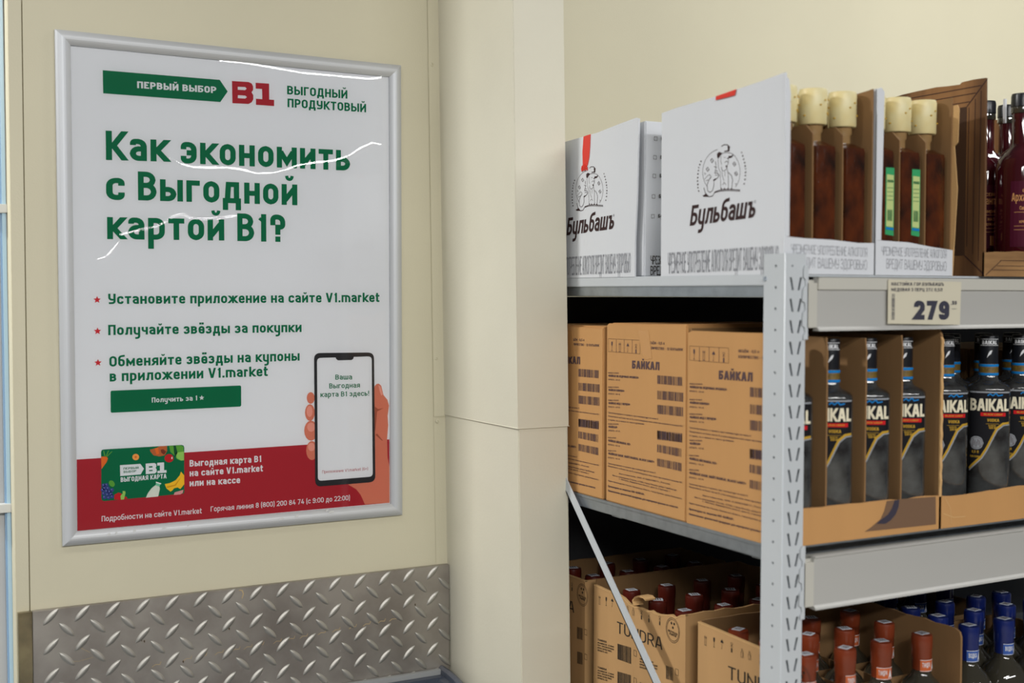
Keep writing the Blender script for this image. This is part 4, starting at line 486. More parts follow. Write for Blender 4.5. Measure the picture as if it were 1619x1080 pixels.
BAIK=[('P', 'line', [(1.7943, 1.5212), (1.6979, 1.5218), (1.6976, 1.4992), (1.7941, 1.499)]), ('I', 'ink', 'glass', (1.7827, 1.5085)), ('I', 'ink', 'arrows', (1.7581, 1.5081)), ('I', 'ink', 'umbrella', (1.7339, 1.5077)), ('I', 'ink', 'hook', (1.7094, 1.5074)), ('L', 'ink', [(1.7694, 1.5204), (1.7692, 1.4977)], 0.0008), ('L', 'ink', [(1.7451, 1.5212), (1.7449, 1.4987)], 0.0008), ('L', 'ink', [(1.7208, 1.5221), (1.7206, 1.4998)], 0.0008), ('T', 'ink', 'ОБЪЁМ - 0,5 л', (1.6749, 1.5164), (1.6282, 1.5171), 0.0042, 0.16), ('T', 'ink', 'КОЛИЧЕСТВО - 12 БУТЫЛОК', (1.6748, 1.508), (1.5783, 1.509), 0.0042, 0.16), ('T', 'ink', 'БАЙКАЛ', (1.7208, 1.4735), (1.6418, 1.475), 0.0135, 0.24), ('T', 'ink', 'ВОДКА ОСОБАЯ', (1.7937, 1.461), (1.7615, 1.4623), 0.0022, 0.14), ('T', 'ink', '«БАЙКАЛ НА КЕДРОВЫХ ОРЕШКАХ»', (1.7937, 1.4555), (1.7009, 1.4576), 0.0036, 0.24), ('T', 'ink', 'КРЕПОСТЬ - 40% об.', (1.7936, 1.4495), (1.7565, 1.4505), 0.0024, 0.14), ('T', 'ink', 'ВОДКА ОСОБАЯ', (1.7935, 1.4363), (1.7613, 1.438), 0.0022, 0.14), ('T', 'ink', '«БАЙКАЛ КЛЮКВА»', (1.7934, 1.4309), (1.7433, 1.4325), 0.0036, 0.24), ('T', 'ink', 'КРЕПОСТЬ - 40% об.', (1.7934, 1.4248), (1.7563, 1.4262), 0.0024, 0.14), ('T', 'ink', 'ВОДКА ОСОБАЯ', (1.7933, 1.4136), (1.7611, 1.4156), 0.0022, 0.14), ('T', 'ink', '«БАЙКАЛ МЕД С ПЕРЦЕМ»', (1.7932, 1.4081), (1.7258, 1.4109), 0.0036, 0.24), ('T', 'ink', 'КРЕПОСТЬ - 40% об.', (1.7932, 1.4021), (1.7561, 1.4038), 0.0024, 0.14), ('T', 'ink', 'ВОДКА ОСОБАЯ', (1.7929, 1.3724), (1.7607, 1.3749), 0.0022, 0.14), ('T', 'ink', '«БАЙКАЛ»', (1.7929, 1.3669), (1.7645, 1.3686), 0.0036, 0.24), ('T', 'ink', 'КРЕПОСТЬ - 40% об.', (1.7928, 1.3609), (1.7557, 1.3632), 0.0024, 0.14), ('T', 'ink', 'ВОДКА ОСОБАЯ', (1.7935, 1.3486), (1.7684, 1.3504), 0.0022, 0.14), ('T', 'ink', '«БАЙКАЛ АЙС/BAIKAL ICE»', (1.7934, 1.3431), (1.7244, 1.3433), 0.0038, 0.24), ('T', 'ink', 'КРЕПОСТЬ - 40% об.', (1.7934, 1.3366), (1.7559, 1.3376), 0.0024, 0.14), ('T', 'ink', 'ВОДКА ОСОБАЯ', (1.7933, 1.326), (1.7682, 1.328), 0.0022, 0.14), ('T', 'ink', '«БАЙКАЛ БЛЭК ЛАЙТ/BAIKAL BLACK LIGHT»', (1.7932, 1.3205), (1.6544, 1.3222), 0.0038, 0.24), ('T', 'ink', 'КРЕПОСТЬ - 40% об.', (1.7932, 1.314), (1.7557, 1.3153), 0.0024, 0.14), ('B', 'ink', [(1.6474, 1.4667), (1.5773, 1.4677), (1.5772, 1.4537), (1.6473, 1.4526)]), ('B', 'ink', [(1.6471, 1.4417), (1.577, 1.4432), (1.5769, 1.4287), (1.647, 1.4276)]), ('B', 'ink', [(1.6469, 1.4186), (1.5768, 1.4202), (1.5766, 1.4055), (1.6467, 1.4039)]), ('B', 'ink', [(1.6464, 1.3765), (1.5762, 1.3788), (1.5761, 1.3642), (1.6462, 1.3618)]), ('B', 'ink', [(1.6468, 1.3762), (1.5776, 1.3761), (1.5775, 1.3641), (1.6466, 1.3638)]), ('B', 'ink', [(1.6465, 1.3539), (1.5773, 1.3543), (1.5772, 1.3408), (1.6464, 1.3415)]), ('B', 'ink', [(1.6462, 1.3311), (1.5778, 1.3315), (1.5776, 1.318), (1.6461, 1.3187)]), ('T', 'ink', 'Транспортировать и хранить при температуре не ниже 5', (1.7931, 1.3922), (1.6444, 1.3943), 0.0024, 0.15), ('T', 'ink', 'Поворачивать не более чем на 15, в вентилируемых помещениях при влажности не выше 85%', (1.793, 1.3861), (1.5776, 1.3891), 0.0024, 0.15), ('T', 'ink', 'в сухих, защищенных от света условиях', (1.793, 1.3798), (1.6839, 1.3823), 0.0024, 0.15), ('T', 'ink', 'Транспортировать и хранить при температуре не ниже 5', (1.7931, 1.3038), (1.6508, 1.3055), 0.0024, 0.15), ('T', 'ink', 'Поворачивать не более чем на 15, в вентилируемых помещениях при влажности не выше 85%', (1.793, 1.2992), (1.577, 1.2995), 0.0024, 0.15), ('T', 'ink', 'Изготовитель: ООО «ГЛАВСПИРТ», Россия', (1.7583, 1.2905), (1.6108, 1.2927), 0.0024, 0.15), ('T', 'ink', 'Место нахождения: Россия, 117393, город Москва, улица Гарибальди', (1.779, 1.2848), (1.5928, 1.2854), 0.0024, 0.15), ('T', 'ink', 'г. Москва, Варшавское шоссе, дом 9, строение 1', (1.7582, 1.2814), (1.6107, 1.2807), 0.0024, 0.15), ('T', 'ink', 'Адрес производства: Россия, Пензенская область, город Кузнецк, улица Белинского', (1.7928, 1.2738), (1.5785, 1.2739), 0.0024, 0.15), ('T', 'ink', 'Произведено по лицензии ООО «БАЙКАЛ».', (1.7927, 1.2638), (1.6816, 1.2652), 0.0034, 0.2), ('T', 'ink', 'Наименование упаковочной продукции для маркировки указаны на этикетке', (1.7926, 1.2559), (1.5889, 1.2579), 0.0034, 0.2)]

TUND=[('I', 'ink2', 'arrows', (1.8808, 1.0411)), ('I', 'ink2', 'glass', (1.8587, 1.0435)), ('I', 'ink2', 'umbrella', (1.8388, 1.0454)), ('I', 'ink2', 'hook', (1.8147, 1.047)), ('I', 'ink2', 'bin', (1.7901, 1.0451)), ('I', 'ink2', 'bin', (1.7726, 1.0459)), ('I', 'ink2', 'hook', (1.7467, 1.0452)), ('I', 'ink2', 'hook', (1.7243, 1.0456)), ('I', 'ink2', 'hook', (1.6925, 1.0482)), ('T', 'ink2', 'TUNDRA', (1.8232, 0.9953), (1.6846, 1.0), 0.0207, 0.11), ('C', 'ink2', (1.6551, 1.0406)), ('T', 'ink2', 'RECYCLED', (1.6681, 1.0358), (1.6424, 1.035), 0.0035, 0.2), ('T', 'ink2', 'PAPER', (1.6641, 1.0313), (1.6451, 1.0311), 0.0035, 0.2), ('T', 'ink2', 'TUNDRA', (1.8868, 0.9651), (1.8566, 0.9684), 0.0038, 0.16), ('T', 'ink2', 'AMBER CAN', (1.8868, 0.9602), (1.833, 0.9657), 0.003, 0.16), ('T', 'ink2', 'ПЭТ ПРОЗРАЧНАЯ', (1.8868, 0.9556), (1.8329, 0.9611), 0.003, 0.16), ('T', 'ink2', 'БОЧКА БЕЛАЯ ЛЮКС', (1.8867, 0.9509), (1.8398, 0.9558), 0.003, 0.16), ('T', 'ink2', 'КРЕПОСТЬ 40%', (1.8867, 0.9462), (1.8536, 0.9497), 0.003, 0.16), ('B', 'ink2', [(1.8208, 0.9762), (1.7771, 0.9803), (1.7768, 0.9513), (1.8205, 0.9484)]), ('Q', 'ink2', (1.7653, 0.9734)), ('T', 'ink2', 'TUNDRA', (1.751, 0.9713), (1.7226, 0.9731), 0.0038, 0.16), ('T', 'ink2', 'NORTHERN', (1.751, 0.9663), (1.7109, 0.9705), 0.003, 0.16), ('T', 'ink2', 'ОБЪЁМ ПРОДУКЦИИ', (1.7509, 0.9614), (1.6985, 0.967), 0.003, 0.16), ('T', 'ink2', 'БОЧКА БЕЛАЯ ЛЮКС', (1.7509, 0.9565), (1.6984, 0.9622), 0.003, 0.16), ('T', 'ink2', 'КРЕПОСТЬ 40%', (1.7508, 0.9516), (1.7046, 0.9567), 0.003, 0.16), ('B', 'ink2', [(1.6734, 0.9767), (1.6535, 0.978), (1.6533, 0.9561), (1.6732, 0.9541)]), ('Q', 'ink2', (1.6428, 0.9736)), ('T', 'ink2', 'TUNDRA', (1.8864, 0.9141), (1.8561, 0.9179), 0.0038, 0.16), ('T', 'ink2', 'AMBER CAN', (1.8863, 0.9091), (1.8325, 0.9157), 0.003, 0.16), ('T', 'ink2', 'ПЭТ ПРОЗРАЧНАЯ', (1.8863, 0.9045), (1.8325, 0.9111), 0.003, 0.16), ('T', 'ink2', 'БОЧКА БЕЛАЯ ЛЮКС', (1.8863, 0.8998), (1.8393, 0.9057), 0.003, 0.16), ('T', 'ink2', 'КРЕПОСТЬ 40%', (1.8862, 0.8951), (1.8532, 0.8993), 0.003, 0.16), ('B', 'ink2', [(1.8203, 0.9265), (1.7766, 0.9314), (1.7763, 0.9024), (1.82, 0.8987)]), ('Q', 'ink2', (1.7648, 0.9248)), ('T', 'ink2', 'TUNDRA', (1.7505, 0.9229), (1.7221, 0.9253), 0.0038, 0.16), ('T', 'ink2', 'NORTHERN', (1.7504, 0.918), (1.7104, 0.923), 0.003, 0.16), ('T', 'ink2', 'ОБЪЁМ ПРОДУКЦИИ', (1.7504, 0.9131), (1.698, 0.9197), 0.003, 0.16), ('T', 'ink2', 'БОЧКА БЕЛАЯ ЛЮКС', (1.7503, 0.9082), (1.6979, 0.9149), 0.003, 0.16), ('T', 'ink2', 'КРЕПОСТЬ 40%', (1.7503, 0.9033), (1.704, 0.9093), 0.003, 0.16), ('B', 'ink2', [(1.6729, 0.9299), (1.653, 0.9316), (1.6527, 0.9097), (1.6726, 0.9073)]), ('Q', 'ink2', (1.6423, 0.9274))]

EMBL=[('L', 'choc', [(1.52, 1.7625), (1.5243, 1.7673), (1.5277, 1.7725), (1.53, 1.7779), (1.5311, 1.7835), (1.5311, 1.789), (1.5299, 1.7943), (1.5275, 1.7993), (1.5241, 1.8039), (1.5197, 1.8078), (1.5145, 1.8111), (1.5085, 1.8136), (1.502, 1.8153), (1.4951, 1.8162)], 0.00056), ('L', 'choc', [(1.4571, 1.8052), (1.4531, 1.802), (1.4496, 1.7984), (1.4467, 1.7947), (1.4444, 1.7907), (1.4427, 1.7867), (1.4416, 1.7825), (1.4412, 1.7784), (1.4414, 1.7743), (1.4423, 1.7703), (1.4438, 1.7665), (1.4459, 1.7629), (1.4487, 1.7596), (1.452, 1.7566)], 0.00056), ('L', 'choc', [(1.4858, 1.8199), (1.4802, 1.8219), (1.4718, 1.8211), (1.4662, 1.8175), (1.4675, 1.8111), (1.4787, 1.8122)], 0.00112), ('P', 'choc', [(1.4711, 1.8197), (1.466, 1.8166), (1.4678, 1.8109), (1.4773, 1.8112), (1.4773, 1.8127), (1.4706, 1.8127)]), ('P', 'choc', [(1.4962, 1.81), (1.4913, 1.8126), (1.4828, 1.8096), (1.4884, 1.8062), (1.4926, 1.8026), (1.4957, 1.8047)]), ('P', 'choc', [(1.4732, 1.8004), (1.4681, 1.8025), (1.4688, 1.8043), (1.4616, 1.8036), (1.4585, 1.8063), (1.4575, 1.8036), (1.4612, 1.801), (1.4688, 1.8004)]), ('L', 'choc', [(1.4828, 1.8096), (1.4744, 1.8098), (1.4634, 1.8078), (1.4585, 1.8059)], 0.00072), ('L', 'choc', [(1.4863, 1.8055), (1.4869, 1.7977), (1.4847, 1.7923)], 0.00056), ('L', 'choc', [(1.4695, 1.8005), (1.4687, 1.7943), (1.4714, 1.7902)], 0.00072), ('L', 'choc', [(1.4799, 1.8032), (1.475, 1.8023)], 0.00056), ('L', 'choc', [(1.4777, 1.7951), (1.4729, 1.7969), (1.4694, 1.7944)], 0.00064), ('P', 'choc', [(1.4758, 1.7902), (1.4728, 1.7908), (1.4707, 1.7889), (1.4734, 1.7869)]), ('L', 'choc', [(1.4853, 1.7897), (1.4846, 1.7853), (1.4796, 1.7827), (1.4741, 1.7844), (1.4714, 1.7885)], 0.00064), ('L', 'choc', [(1.4839, 1.783), (1.4823, 1.7746), (1.478, 1.7673)], 0.00056), ('L', 'choc', [(1.4768, 1.7824), (1.4767, 1.7742)], 0.00048), ('L', 'choc', [(1.4713, 1.7859), (1.4691, 1.777), (1.4681, 1.7552)], 0.00072), ('L', 'choc', [(1.494, 1.8028), (1.4924, 1.7895), (1.4881, 1.7821), (1.4863, 1.7566)], 0.00056), ('L', 'choc', [(1.4996, 1.7989), (1.4988, 1.7927)], 0.00096), ('L', 'choc', [(1.5031, 1.7913), (1.4967, 1.7903)], 0.00096), ('L', 'choc', [(1.4981, 1.79), (1.5015, 1.7815), (1.4937, 1.7808), (1.4908, 1.7771), (1.495, 1.7734), (1.5035, 1.771)], 0.00088), ('L', 'choc', [(1.5008, 1.7845), (1.4937, 1.7839)], 0.00064), ('L', 'choc', [(1.5008, 1.7783), (1.4929, 1.7779)], 0.00064), ('P', 'choc', [(1.5052, 1.7716), (1.4993, 1.7734), (1.4981, 1.7715), (1.5032, 1.7697)]), ('L', 'choc', [(1.5035, 1.7702), (1.5031, 1.7622), (1.5069, 1.7554), (1.5133, 1.753), (1.5185, 1.7562), (1.52, 1.7652), (1.5151, 1.7728), (1.5093, 1.7768)], 0.00088), ('L', 'choc', [(1.5267, 1.7738), (1.5209, 1.7778), (1.5137, 1.7807)], 0.00056), ('L', 'choc', [(1.523, 1.7713), (1.5165, 1.773)], 0.00056), ('L', 'choc', [(1.528, 1.7614), (1.5242, 1.7531), (1.5147, 1.7466), (1.5061, 1.7474), (1.5004, 1.7532), (1.4877, 1.7549), (1.4709, 1.7547), (1.4408, 1.7517)], 0.00112), ('L', 'choc', [(1.5004, 1.7519), (1.4877, 1.7533), (1.4709, 1.7528), (1.4407, 1.75)], 0.0008), ('P', 'choc', [(1.5315, 1.7496), (1.5264, 1.7505), (1.5228, 1.7525), (1.5205, 1.7493), (1.5147, 1.7466), (1.5278, 1.7475)]), ('L', 'choc', [(1.4678, 1.7795), (1.4615, 1.7746), (1.4584, 1.7683), (1.4605, 1.7547)], 0.00088), ('L', 'choc', [(1.4822, 1.7624), (1.478, 1.7655), (1.4738, 1.7617)], 0.00064), ('P', 'choc', [(1.4869, 1.7562), (1.4857, 1.7578), (1.4838, 1.7577), (1.4829, 1.7559)]), ('P', 'choc', [(1.4798, 1.7556), (1.4787, 1.7573), (1.4768, 1.7572), (1.4759, 1.7554)]), ('P', 'choc', [(1.4715, 1.755), (1.4704, 1.7567), (1.4684, 1.7566), (1.4676, 1.7548)]), ('P', 'choc', [(1.4629, 1.7544), (1.4618, 1.7561), (1.4599, 1.7559), (1.459, 1.7541)]), ('L', 'choc', [(1.5083, 1.8044), (1.5045, 1.8007), (1.5082, 1.7977), (1.512, 1.8014), (1.5083, 1.8044)], 0.00072), ('L', 'choc', [(1.5126, 1.8032), (1.5039, 1.7989)], 0.0004), ('L', 'choc', [(1.5189, 1.7921), (1.5151, 1.7884), (1.5188, 1.7853), (1.5227, 1.789), (1.5189, 1.7921)], 0.00072), ('L', 'choc', [(1.5233, 1.7909), (1.5145, 1.7865)], 0.0004), ('L', 'choc', [(1.4547, 1.7942), (1.4511, 1.7906), (1.4546, 1.7876), (1.4582, 1.7912), (1.4547, 1.7942)], 0.00072), ('L', 'choc', [(1.4588, 1.793), (1.4505, 1.7888)], 0.0004), ('L', 'choc', [(1.4506, 1.7796), (1.4471, 1.776), (1.4506, 1.7731), (1.4541, 1.7766), (1.4506, 1.7796)], 0.00072), ('L', 'choc', [(1.4547, 1.7784), (1.4465, 1.7743)], 0.0004), ('L', 'choc', [(1.4524, 1.7623), (1.4483, 1.7607), (1.4517, 1.7596)], 0.00048), ('L', 'choc', [(1.5144, 1.7803), (1.5101, 1.7786), (1.5137, 1.7776)], 0.00048), ('L', 'choc', [(1.5276, 1.7841), (1.5232, 1.7824), (1.5268, 1.7814)], 0.00048), ('T', 'choc', 'B', (1.537, 1.8013), (1.5338, 1.8013), 0.0022, 0.25), ('T', 'choc', 'E', (1.5401, 1.7966), (1.5368, 1.7967), 0.0022, 0.25), ('T', 'choc', 'L', (1.5425, 1.7924), (1.5393, 1.7924), 0.0022, 0.25), ('T', 'choc', 'A', (1.5437, 1.7878), (1.5404, 1.7879), 0.0022, 0.25), ('T', 'choc', 'R', (1.5446, 1.7825), (1.5414, 1.7826), 0.0022, 0.25), ('T', 'choc', 'U', (1.5453, 1.7769), (1.542, 1.777), 0.0022, 0.25), ('T', 'choc', 'S', (1.5455, 1.7717), (1.5423, 1.7718), 0.0022, 0.25), ('T', 'choc', 'I', (1.5449, 1.7665), (1.5416, 1.7666), 0.0022, 0.25), ('T', 'choc', 'A', (1.5444, 1.7615), (1.5411, 1.7616), 0.0022, 0.25), ('T', 'choc', 'N', (1.5425, 1.7562), (1.5393, 1.7563), 0.0022, 0.25), ('T', 'choc', 'T', (1.4397, 1.8047), (1.4367, 1.8048), 0.0022, 0.25), ('T', 'choc', 'R', (1.4369, 1.7999), (1.434, 1.8), 0.0022, 0.25), ('T', 'choc', 'A', (1.4348, 1.7949), (1.4319, 1.795), 0.0022, 0.25), ('T', 'choc', 'D', (1.4325, 1.7896), (1.4295, 1.7896), 0.0022, 0.25), ('T', 'choc', 'I', (1.4313, 1.7846), (1.4284, 1.7847), 0.0022, 0.25), ('T', 'choc', 'T', (1.4303, 1.7803), (1.4274, 1.7803), 0.0022, 0.25), ('T', 'choc', 'I', (1.4303, 1.7753), (1.4273, 1.7754), 0.0022, 0.25), ('T', 'choc', 'O', (1.4307, 1.7707), (1.4278, 1.7708), 0.0022, 0.25), ('T', 'choc', 'N', (1.4313, 1.7652), (1.4284, 1.7653), 0.0022, 0.25), ('T', 'choc', 'S', (1.4332, 1.7589), (1.4303, 1.759), 0.0022, 0.25)]

WORD=((1.5632, 1.7047), (1.4073, 1.7098), 0.034)

WSTRIP=((1.6206, 1.6311), (1.3546, 1.6342), 0.034)

REG=(1.4068, 1.7327)


# ================================================================== THE SETTING
WY = 2.222                                   # face of the partition wall
wall = thing('wall_back', (1.5, WY, 0), None, None, kind='structure')
q = MB()
q.box((.2705, WY, 0), (3.4, WY + .08, 3.1)); q.build('wall_panel', 'cream_wall', wall)
boxo('edge_trim', (.2475, WY - .001, 0), (.2687, WY + .08, 3.1), 'cream', wall, bevel=.0006)
boxo('joint_groove', (.268, WY + .003, 0), (.271, WY + .05, 3.1), 'groove', wall)
boxo('floor', (-4, -4.5, -.05), (4.5, 5, 0), 'floor')['kind'] = 'structure'

# sheet-metal clad pillar beside the poster
pil = thing('trim_1', (1.09, 2.07, 0), None, None, kind='structure')
pil['label'] = 'cream sheet metal pillar cladding between poster and shelving'
def cladding(name, z0, z1, g):
    m = MB()
    lx = lambda z: 1.0465 + (1.6 - z) * .0165 - g
    rx = lambda z: 1.1455 + (1.6 - z) * .018 + g
    def ring(z): return [(lx(z), WY, z), (lx(z), 1.916 - g, z), (rx(z), 1.914 - g, z), (rx(z), WY, z)]
    a, b = ring(z0), ring(z1)
    for i in range(4):
        j = (i + 1) % 4; m.face([a[i], a[j], b[j], b[i]])
    m.face(a[::-1]); m.face(b)
    return m.build(name, 'cream_light', pil, bevel=.0016)
cladding('upper_cladding', 1.3585, 3.1, .0022)
cladding('lower_cladding', 0, 1.372, 0)
def flange(name, z0, z1, y):
    m = MB(); l = lambda z: 1.0215 + (1.6 - z) * .0165; r = lambda z: 1.0475 + (1.6 - z) * .0165
    m.prism([(l(z0), y, z0), (r(z0), y, z0), (r(z1), y, z1), (l(z1), y, z1)], (0, WY - y, 0)); return m.build(name, 'cream', pil, bevel=.0005)
flange('upper_flange', 1.3535, 3.1, WY - .0035)
flange('lower_flange', 1.0, 1.356, WY - .0015)
for z in (2.047, 1.47, 1.345):
    m = MB(); x = 1.0285 + (1.6 - z) * .0165
    m.lathe([(.0001, 0), (.0042, 0), (.0038, .0012), (.0015, .0022), (.0012, .0012), (.0001, .001)], 0, 0, 14)
    m.v = [(x + a, WY - .003 - c, z + b) for a, b, c in m.v]
    m.build('rivet', 'cream', pil, smooth=True)

# chequer plate skirting
plate = thing('checker_plate', (.653, WY, 0), 'silver steel diamond tread plate covering the lower part of the poster wall', 'metal panel')
boxo('sheet', (.2725, WY - .0125, 0), (1.0545, WY - .0005, 1.0575), 'steel', plate, bevel=.0008)
boxo('edge_strip', (.2495, WY - .0118, 0), (.2715, WY - .0005, 1.0572), 'steel_strip', plate, label='smooth brownish steel edge strip')
def lug_mesh(name, sgn):
    n, L, Wd, H = 9, .0368, .0112, .0024
    v, f = [], []
    for i in range(n):
        s = -1 + 2 * i / (n - 1)
        w = Wd / 2 * (1 - s * s) ** .75 + .0002; h = H * (1 - s ** 4) ** .5
        for k in range(5):
            a = -1 + k / 2.0
            v.append((s * L / 2, -h * (1 - a * a) ** .5, a * w))
    for i in range(n - 1):
        for k in range(4): f.append((i * 5 + k, i * 5 + k + 1, i * 5 + k + 6, i * 5 + k + 5))
    c = math.cos(R(45)); s_ = math.sin(R(45)) * sgn
    v = [(x * c - z * s_, y, x * s_ + z * c) for x, y, z in v]
    me = bpy.data.meshes.new(name); me.from_pydata(v, [], f)
    bm = bmesh.new(); bm.from_mesh(me); bmesh.ops.recalc_face_normals(bm, faces=bm.faces)
    if bm.faces[10].normal.y > 0: bmesh.ops.reverse_faces(bm, faces=bm.faces)
    bm.to_mesh(me); bm.free()
    for p in me.polygons: p.use_smooth = True
    me.materials.append(MATS['steel_lug']); return me
l1, l2 = lug_mesh('lug', 1), lug_mesh('lug', -1)
def lug(me, x, z):
    o = bpy.data.objects.new('lug', me); COL.objects.link(o); o.parent = plate
    o.location = (x - .653, -.0124, z)
for i in range(-6, 11):
    for j in range(0, 8):
        x, z = .5572 + .0512 * i, 1.0452 - .0513 * j - 0
        z0 = z - .012
        if .285 < x < 1.04 and z > .66: lug(l1, x, z - .0002)
        x2, z2 = .5832 + .0512 * i, 1.0198 - .0513 * j
        if .285 < x2 < 1.047 and z2 > .66: lug(l2, x2, z2)
# half lugs cut off by the top edge of the sheet
l3 = l2.copy(); bm = bmesh.new(); bm.from_mesh(l3)
bmesh.ops.bisect_plane(bm, geom=bm.verts[:] + bm.edges[:] + bm.faces[:], plane_co=(0, 0, 1.0573 - 1.0705), plane_no=(0, 0, 1), clear_outer=True)
bm.to_mesh(l3); bm.free()
for i in range(-5, 10): lug(l3, .5832 + .0512 * i, 1.0705)
# scratches and rust specks on the plate
sh = Sheet(lambda u, v, l: (u, WY - .0125 - l, v)); rs = random.Random(3)
def scratch(pts, w, mt='rust'):
    m = MB(); sh.line(m, pts, w, .0002); m.build('scratch', mt, plate, fix=False)
x = .47
while x < .93:
    z = .934 + (x - .47) * .055
    scratch([(x, z), (x + .006, z + .004), (x + .014, z + .003), (x + .016, z + .008)], .0009)
    x += rs.uniform(.022, .036)
scratch([(.628, 1.054), (.634, 1.053), (.636, 1.046), (.633, 1.038)], .0016)
scratch([(.33, .965), (.345, .962), (.37, .966)], .0005); scratch([(.35, .985), (.365, .975)], .0006)
for x, z in ((.5655, .948), (.525, .936), (.452, .985), (.457, .982), (.609, .985), (.98, .985)):
    m = MB(); sh.poly(m, [(x - .0014, z), (x, z + .003), (x + .0016, z + .001), (x + .001, z - .003)], .0002)
    m.build('rust_speck', 'rust_dark', plate, fix=False)

# ================================================================== POSTER IN ITS FRAME
fr = thing('picture_frame', (.638, WY, 1.164), 'silver aluminium snap frame holding the loyalty poster on the cream wall', 'picture frame')
OUT = [(.3205, 2.0431), (.9539, 2.0385), (.9552, 1.1645), (.3228, 1.1636)]
INN = [(.3455, 2.0185), (.9295, 2.0145), (.9306, 1.1886), (.3470, 1.1876)]
def rail(i):
    j = (i + 1) % 4; m = MB(); N = 8; rows = []
    for k in range(N + 1):
        t = k / N; h = .005 + .0085 * math.sin(math.pi * (t * .86 + .07)) ** .75
        rows.append([(OUT[c][0] + (INN[c][0] - OUT[c][0]) * t, WY - h, OUT[c][1] + (INN[c][1] - OUT[c][1]) * t) for c in (i, j)])
    rows = [[(p[0], WY, p[2]) for p in rows[0]]] + rows + [[(p[0], WY - .003, p[2]) for p in rows[-1]]]
    for a, b in zip(rows, rows[1:]): m.face([a[0], a[1], b[1], b[0]])
    o = m.build('frame_rail', 'alu_h' if i % 2 == 0 else 'alu', fr, smooth=False)
    for p in o.data.polygons: p.use_smooth = True
    o.data.set_sharp_from_angle(angle=R(50))
for i in range(4): rail(i)
m = MB(); m.prism([(p[0], WY - .0005, p[1]) for p in [(.34, 2.022), (.936, 2.019), (.936, 1.183), (.34, 1.183)]], (0, -.003, 0)); m.build('backing_board', 'panel_grey', fr)
for x, z, w in ((.395, 1.176, .006), (.409, 1.1775, .004), (.4395, 1.1785, .005), (.49, 1.179, .007), (.5345, 1.1795, .003), (.704, 1.1765, .009), (.735, 1.1795, .007), (.80, 1.181, .012), (.795, 1.185, .006)):
    m = MB(); m.face([(x, WY - .0138, z), (x + w, WY - .0139, z + .002), (x + w * .9, WY - .0139, z + .005), (x + w * .2, WY - .0138, z + .004)])
    m.build('scuff', 'off_white', fr, fix=False)

po = thing('poster', (.638, 2.2185, 1.19), 'white loyalty card poster with green Cyrillic headline and red bottom band', 'poster')
pm = MB(); pm.prism([(p[0], 2.2178, p[1]) for p in INN], (0, .0006, 0)); pm.build('paper', 'ink_white', po)
PO = Sheet(lambda u, v, l: (u, 2.2178 - l, v))
def clampb(p): return (min(max(p[0], .3465), .9295), p[1])
for it in POSTER:
    kd, name, ink, lay = it[:4]
    m = MB()
    if kd == 'P': PO.poly(m, [clampb(p) for p in it[4]], .0001 + .00012 * lay)
    elif kd == 'T': PO.text(m, it[4], it[5], it[6], it[7], it[8], .0001 + .00012 * lay)
    elif kd == 'S': PO.star(m, it[4], it[5], .0001 + .00012 * lay)
    m.build(name, 'ink_' + ink, po, fix=False)

# rippled plastic cover in front of the poster
def film():
    nx = 500
    x0, x1, z0, z1 = .342, .934, 1.184, 2.0205
    segs = []
    for c, slope, sg in ((STREAK[0], 1.12, .0040), (STREAK[1], 1.34, .0034), (STREAK[2], 1.34, .0024), (STREAK[3], 1.05, .0018)):
        for k, (a, b) in enumerate(zip(c, c[1:])):
            e = min(1, (k + 1) / 2.5, (len(c) - 1 - k) / 2.0) if c is not STREAK[3] else 1
            segs.append((a, b, slope / max(.5, abs(b[0] - a[0]) / math.hypot(b[0] - a[0], b[1] - a[1])), sg, e))
    import mathutils
    from mathutils import noise
    V = []; zz = [z0]
    while zz[-1] < z1 - 1e-5: zz.append(min(z1, zz[-1] + (.0011 if 1.655 < zz[-1] < 1.925 or zz[-1] > 1.985 else .004)))
    nz = len(zz) - 1
    for j in range(nz + 1):
        z = zz[j]
        near = [s for s in segs if min(s[0][1], s[1][1]) - .02 < z < max(s[0][1], s[1][1]) + .02]
        for i in range(nx + 1):
            x = x0 + (x1 - x0) * i / nx
            h = .00018 * noise.noise(Vector((x * 4.2, z * 3.1, 2.0))) + .00004 * noise.noise(Vector((x * 14, z * 9, 7.0)))
            best = None
            for a, b, sl, sg, e in near:
                dx, dz = b[0] - a[0], b[1] - a[1]; L2 = dx * dx + dz * dz
                t = max(0, min(1, ((x - a[0]) * dx + (z - a[1]) * dz) / L2))
                px, pz = a[0] + dx * t, a[1] + dz * t
                d2 = (x - px) ** 2 + (z - pz) ** 2
                if best is None or d2 < best[0]: best = (d2, sl, sg, e, t)
            if best and best[0] < (4 * best[2]) ** 2:
                # crease steep enough to catch the far line of ceiling lamps
                need = .5 * (math.atan((3.15 - z) / 5.415 * .95) - math.atan((z - 1.6) / 2.215 * .95))
                sl, sg, e = best[1] * need * (1 + .12 * noise.noise(Vector((x * 30, z * 20, 1)))), best[2] * (1 + .5 * noise.noise(Vector((x * 9, 3, 1)))), .8 + .2 * best[3]
                h += sl * sg / .607 * math.exp(-best[0] / (2 * sg * sg)) * e
            V.append((x, 2.2150 - h, z))
    F = [(j * (nx + 1) + i, j * (nx + 1) + i + 1, (j + 1) * (nx + 1) + i + 1, (j + 1) * (nx + 1) + i) for j in range(nz) for i in range(nx)]
    me = bpy.data.meshes.new('cover_film'); me.from_pydata(V, [], F)
    return finish('cover_film', me, 'film', fr, smooth=True, label='clear creased plastic sheet')
film()

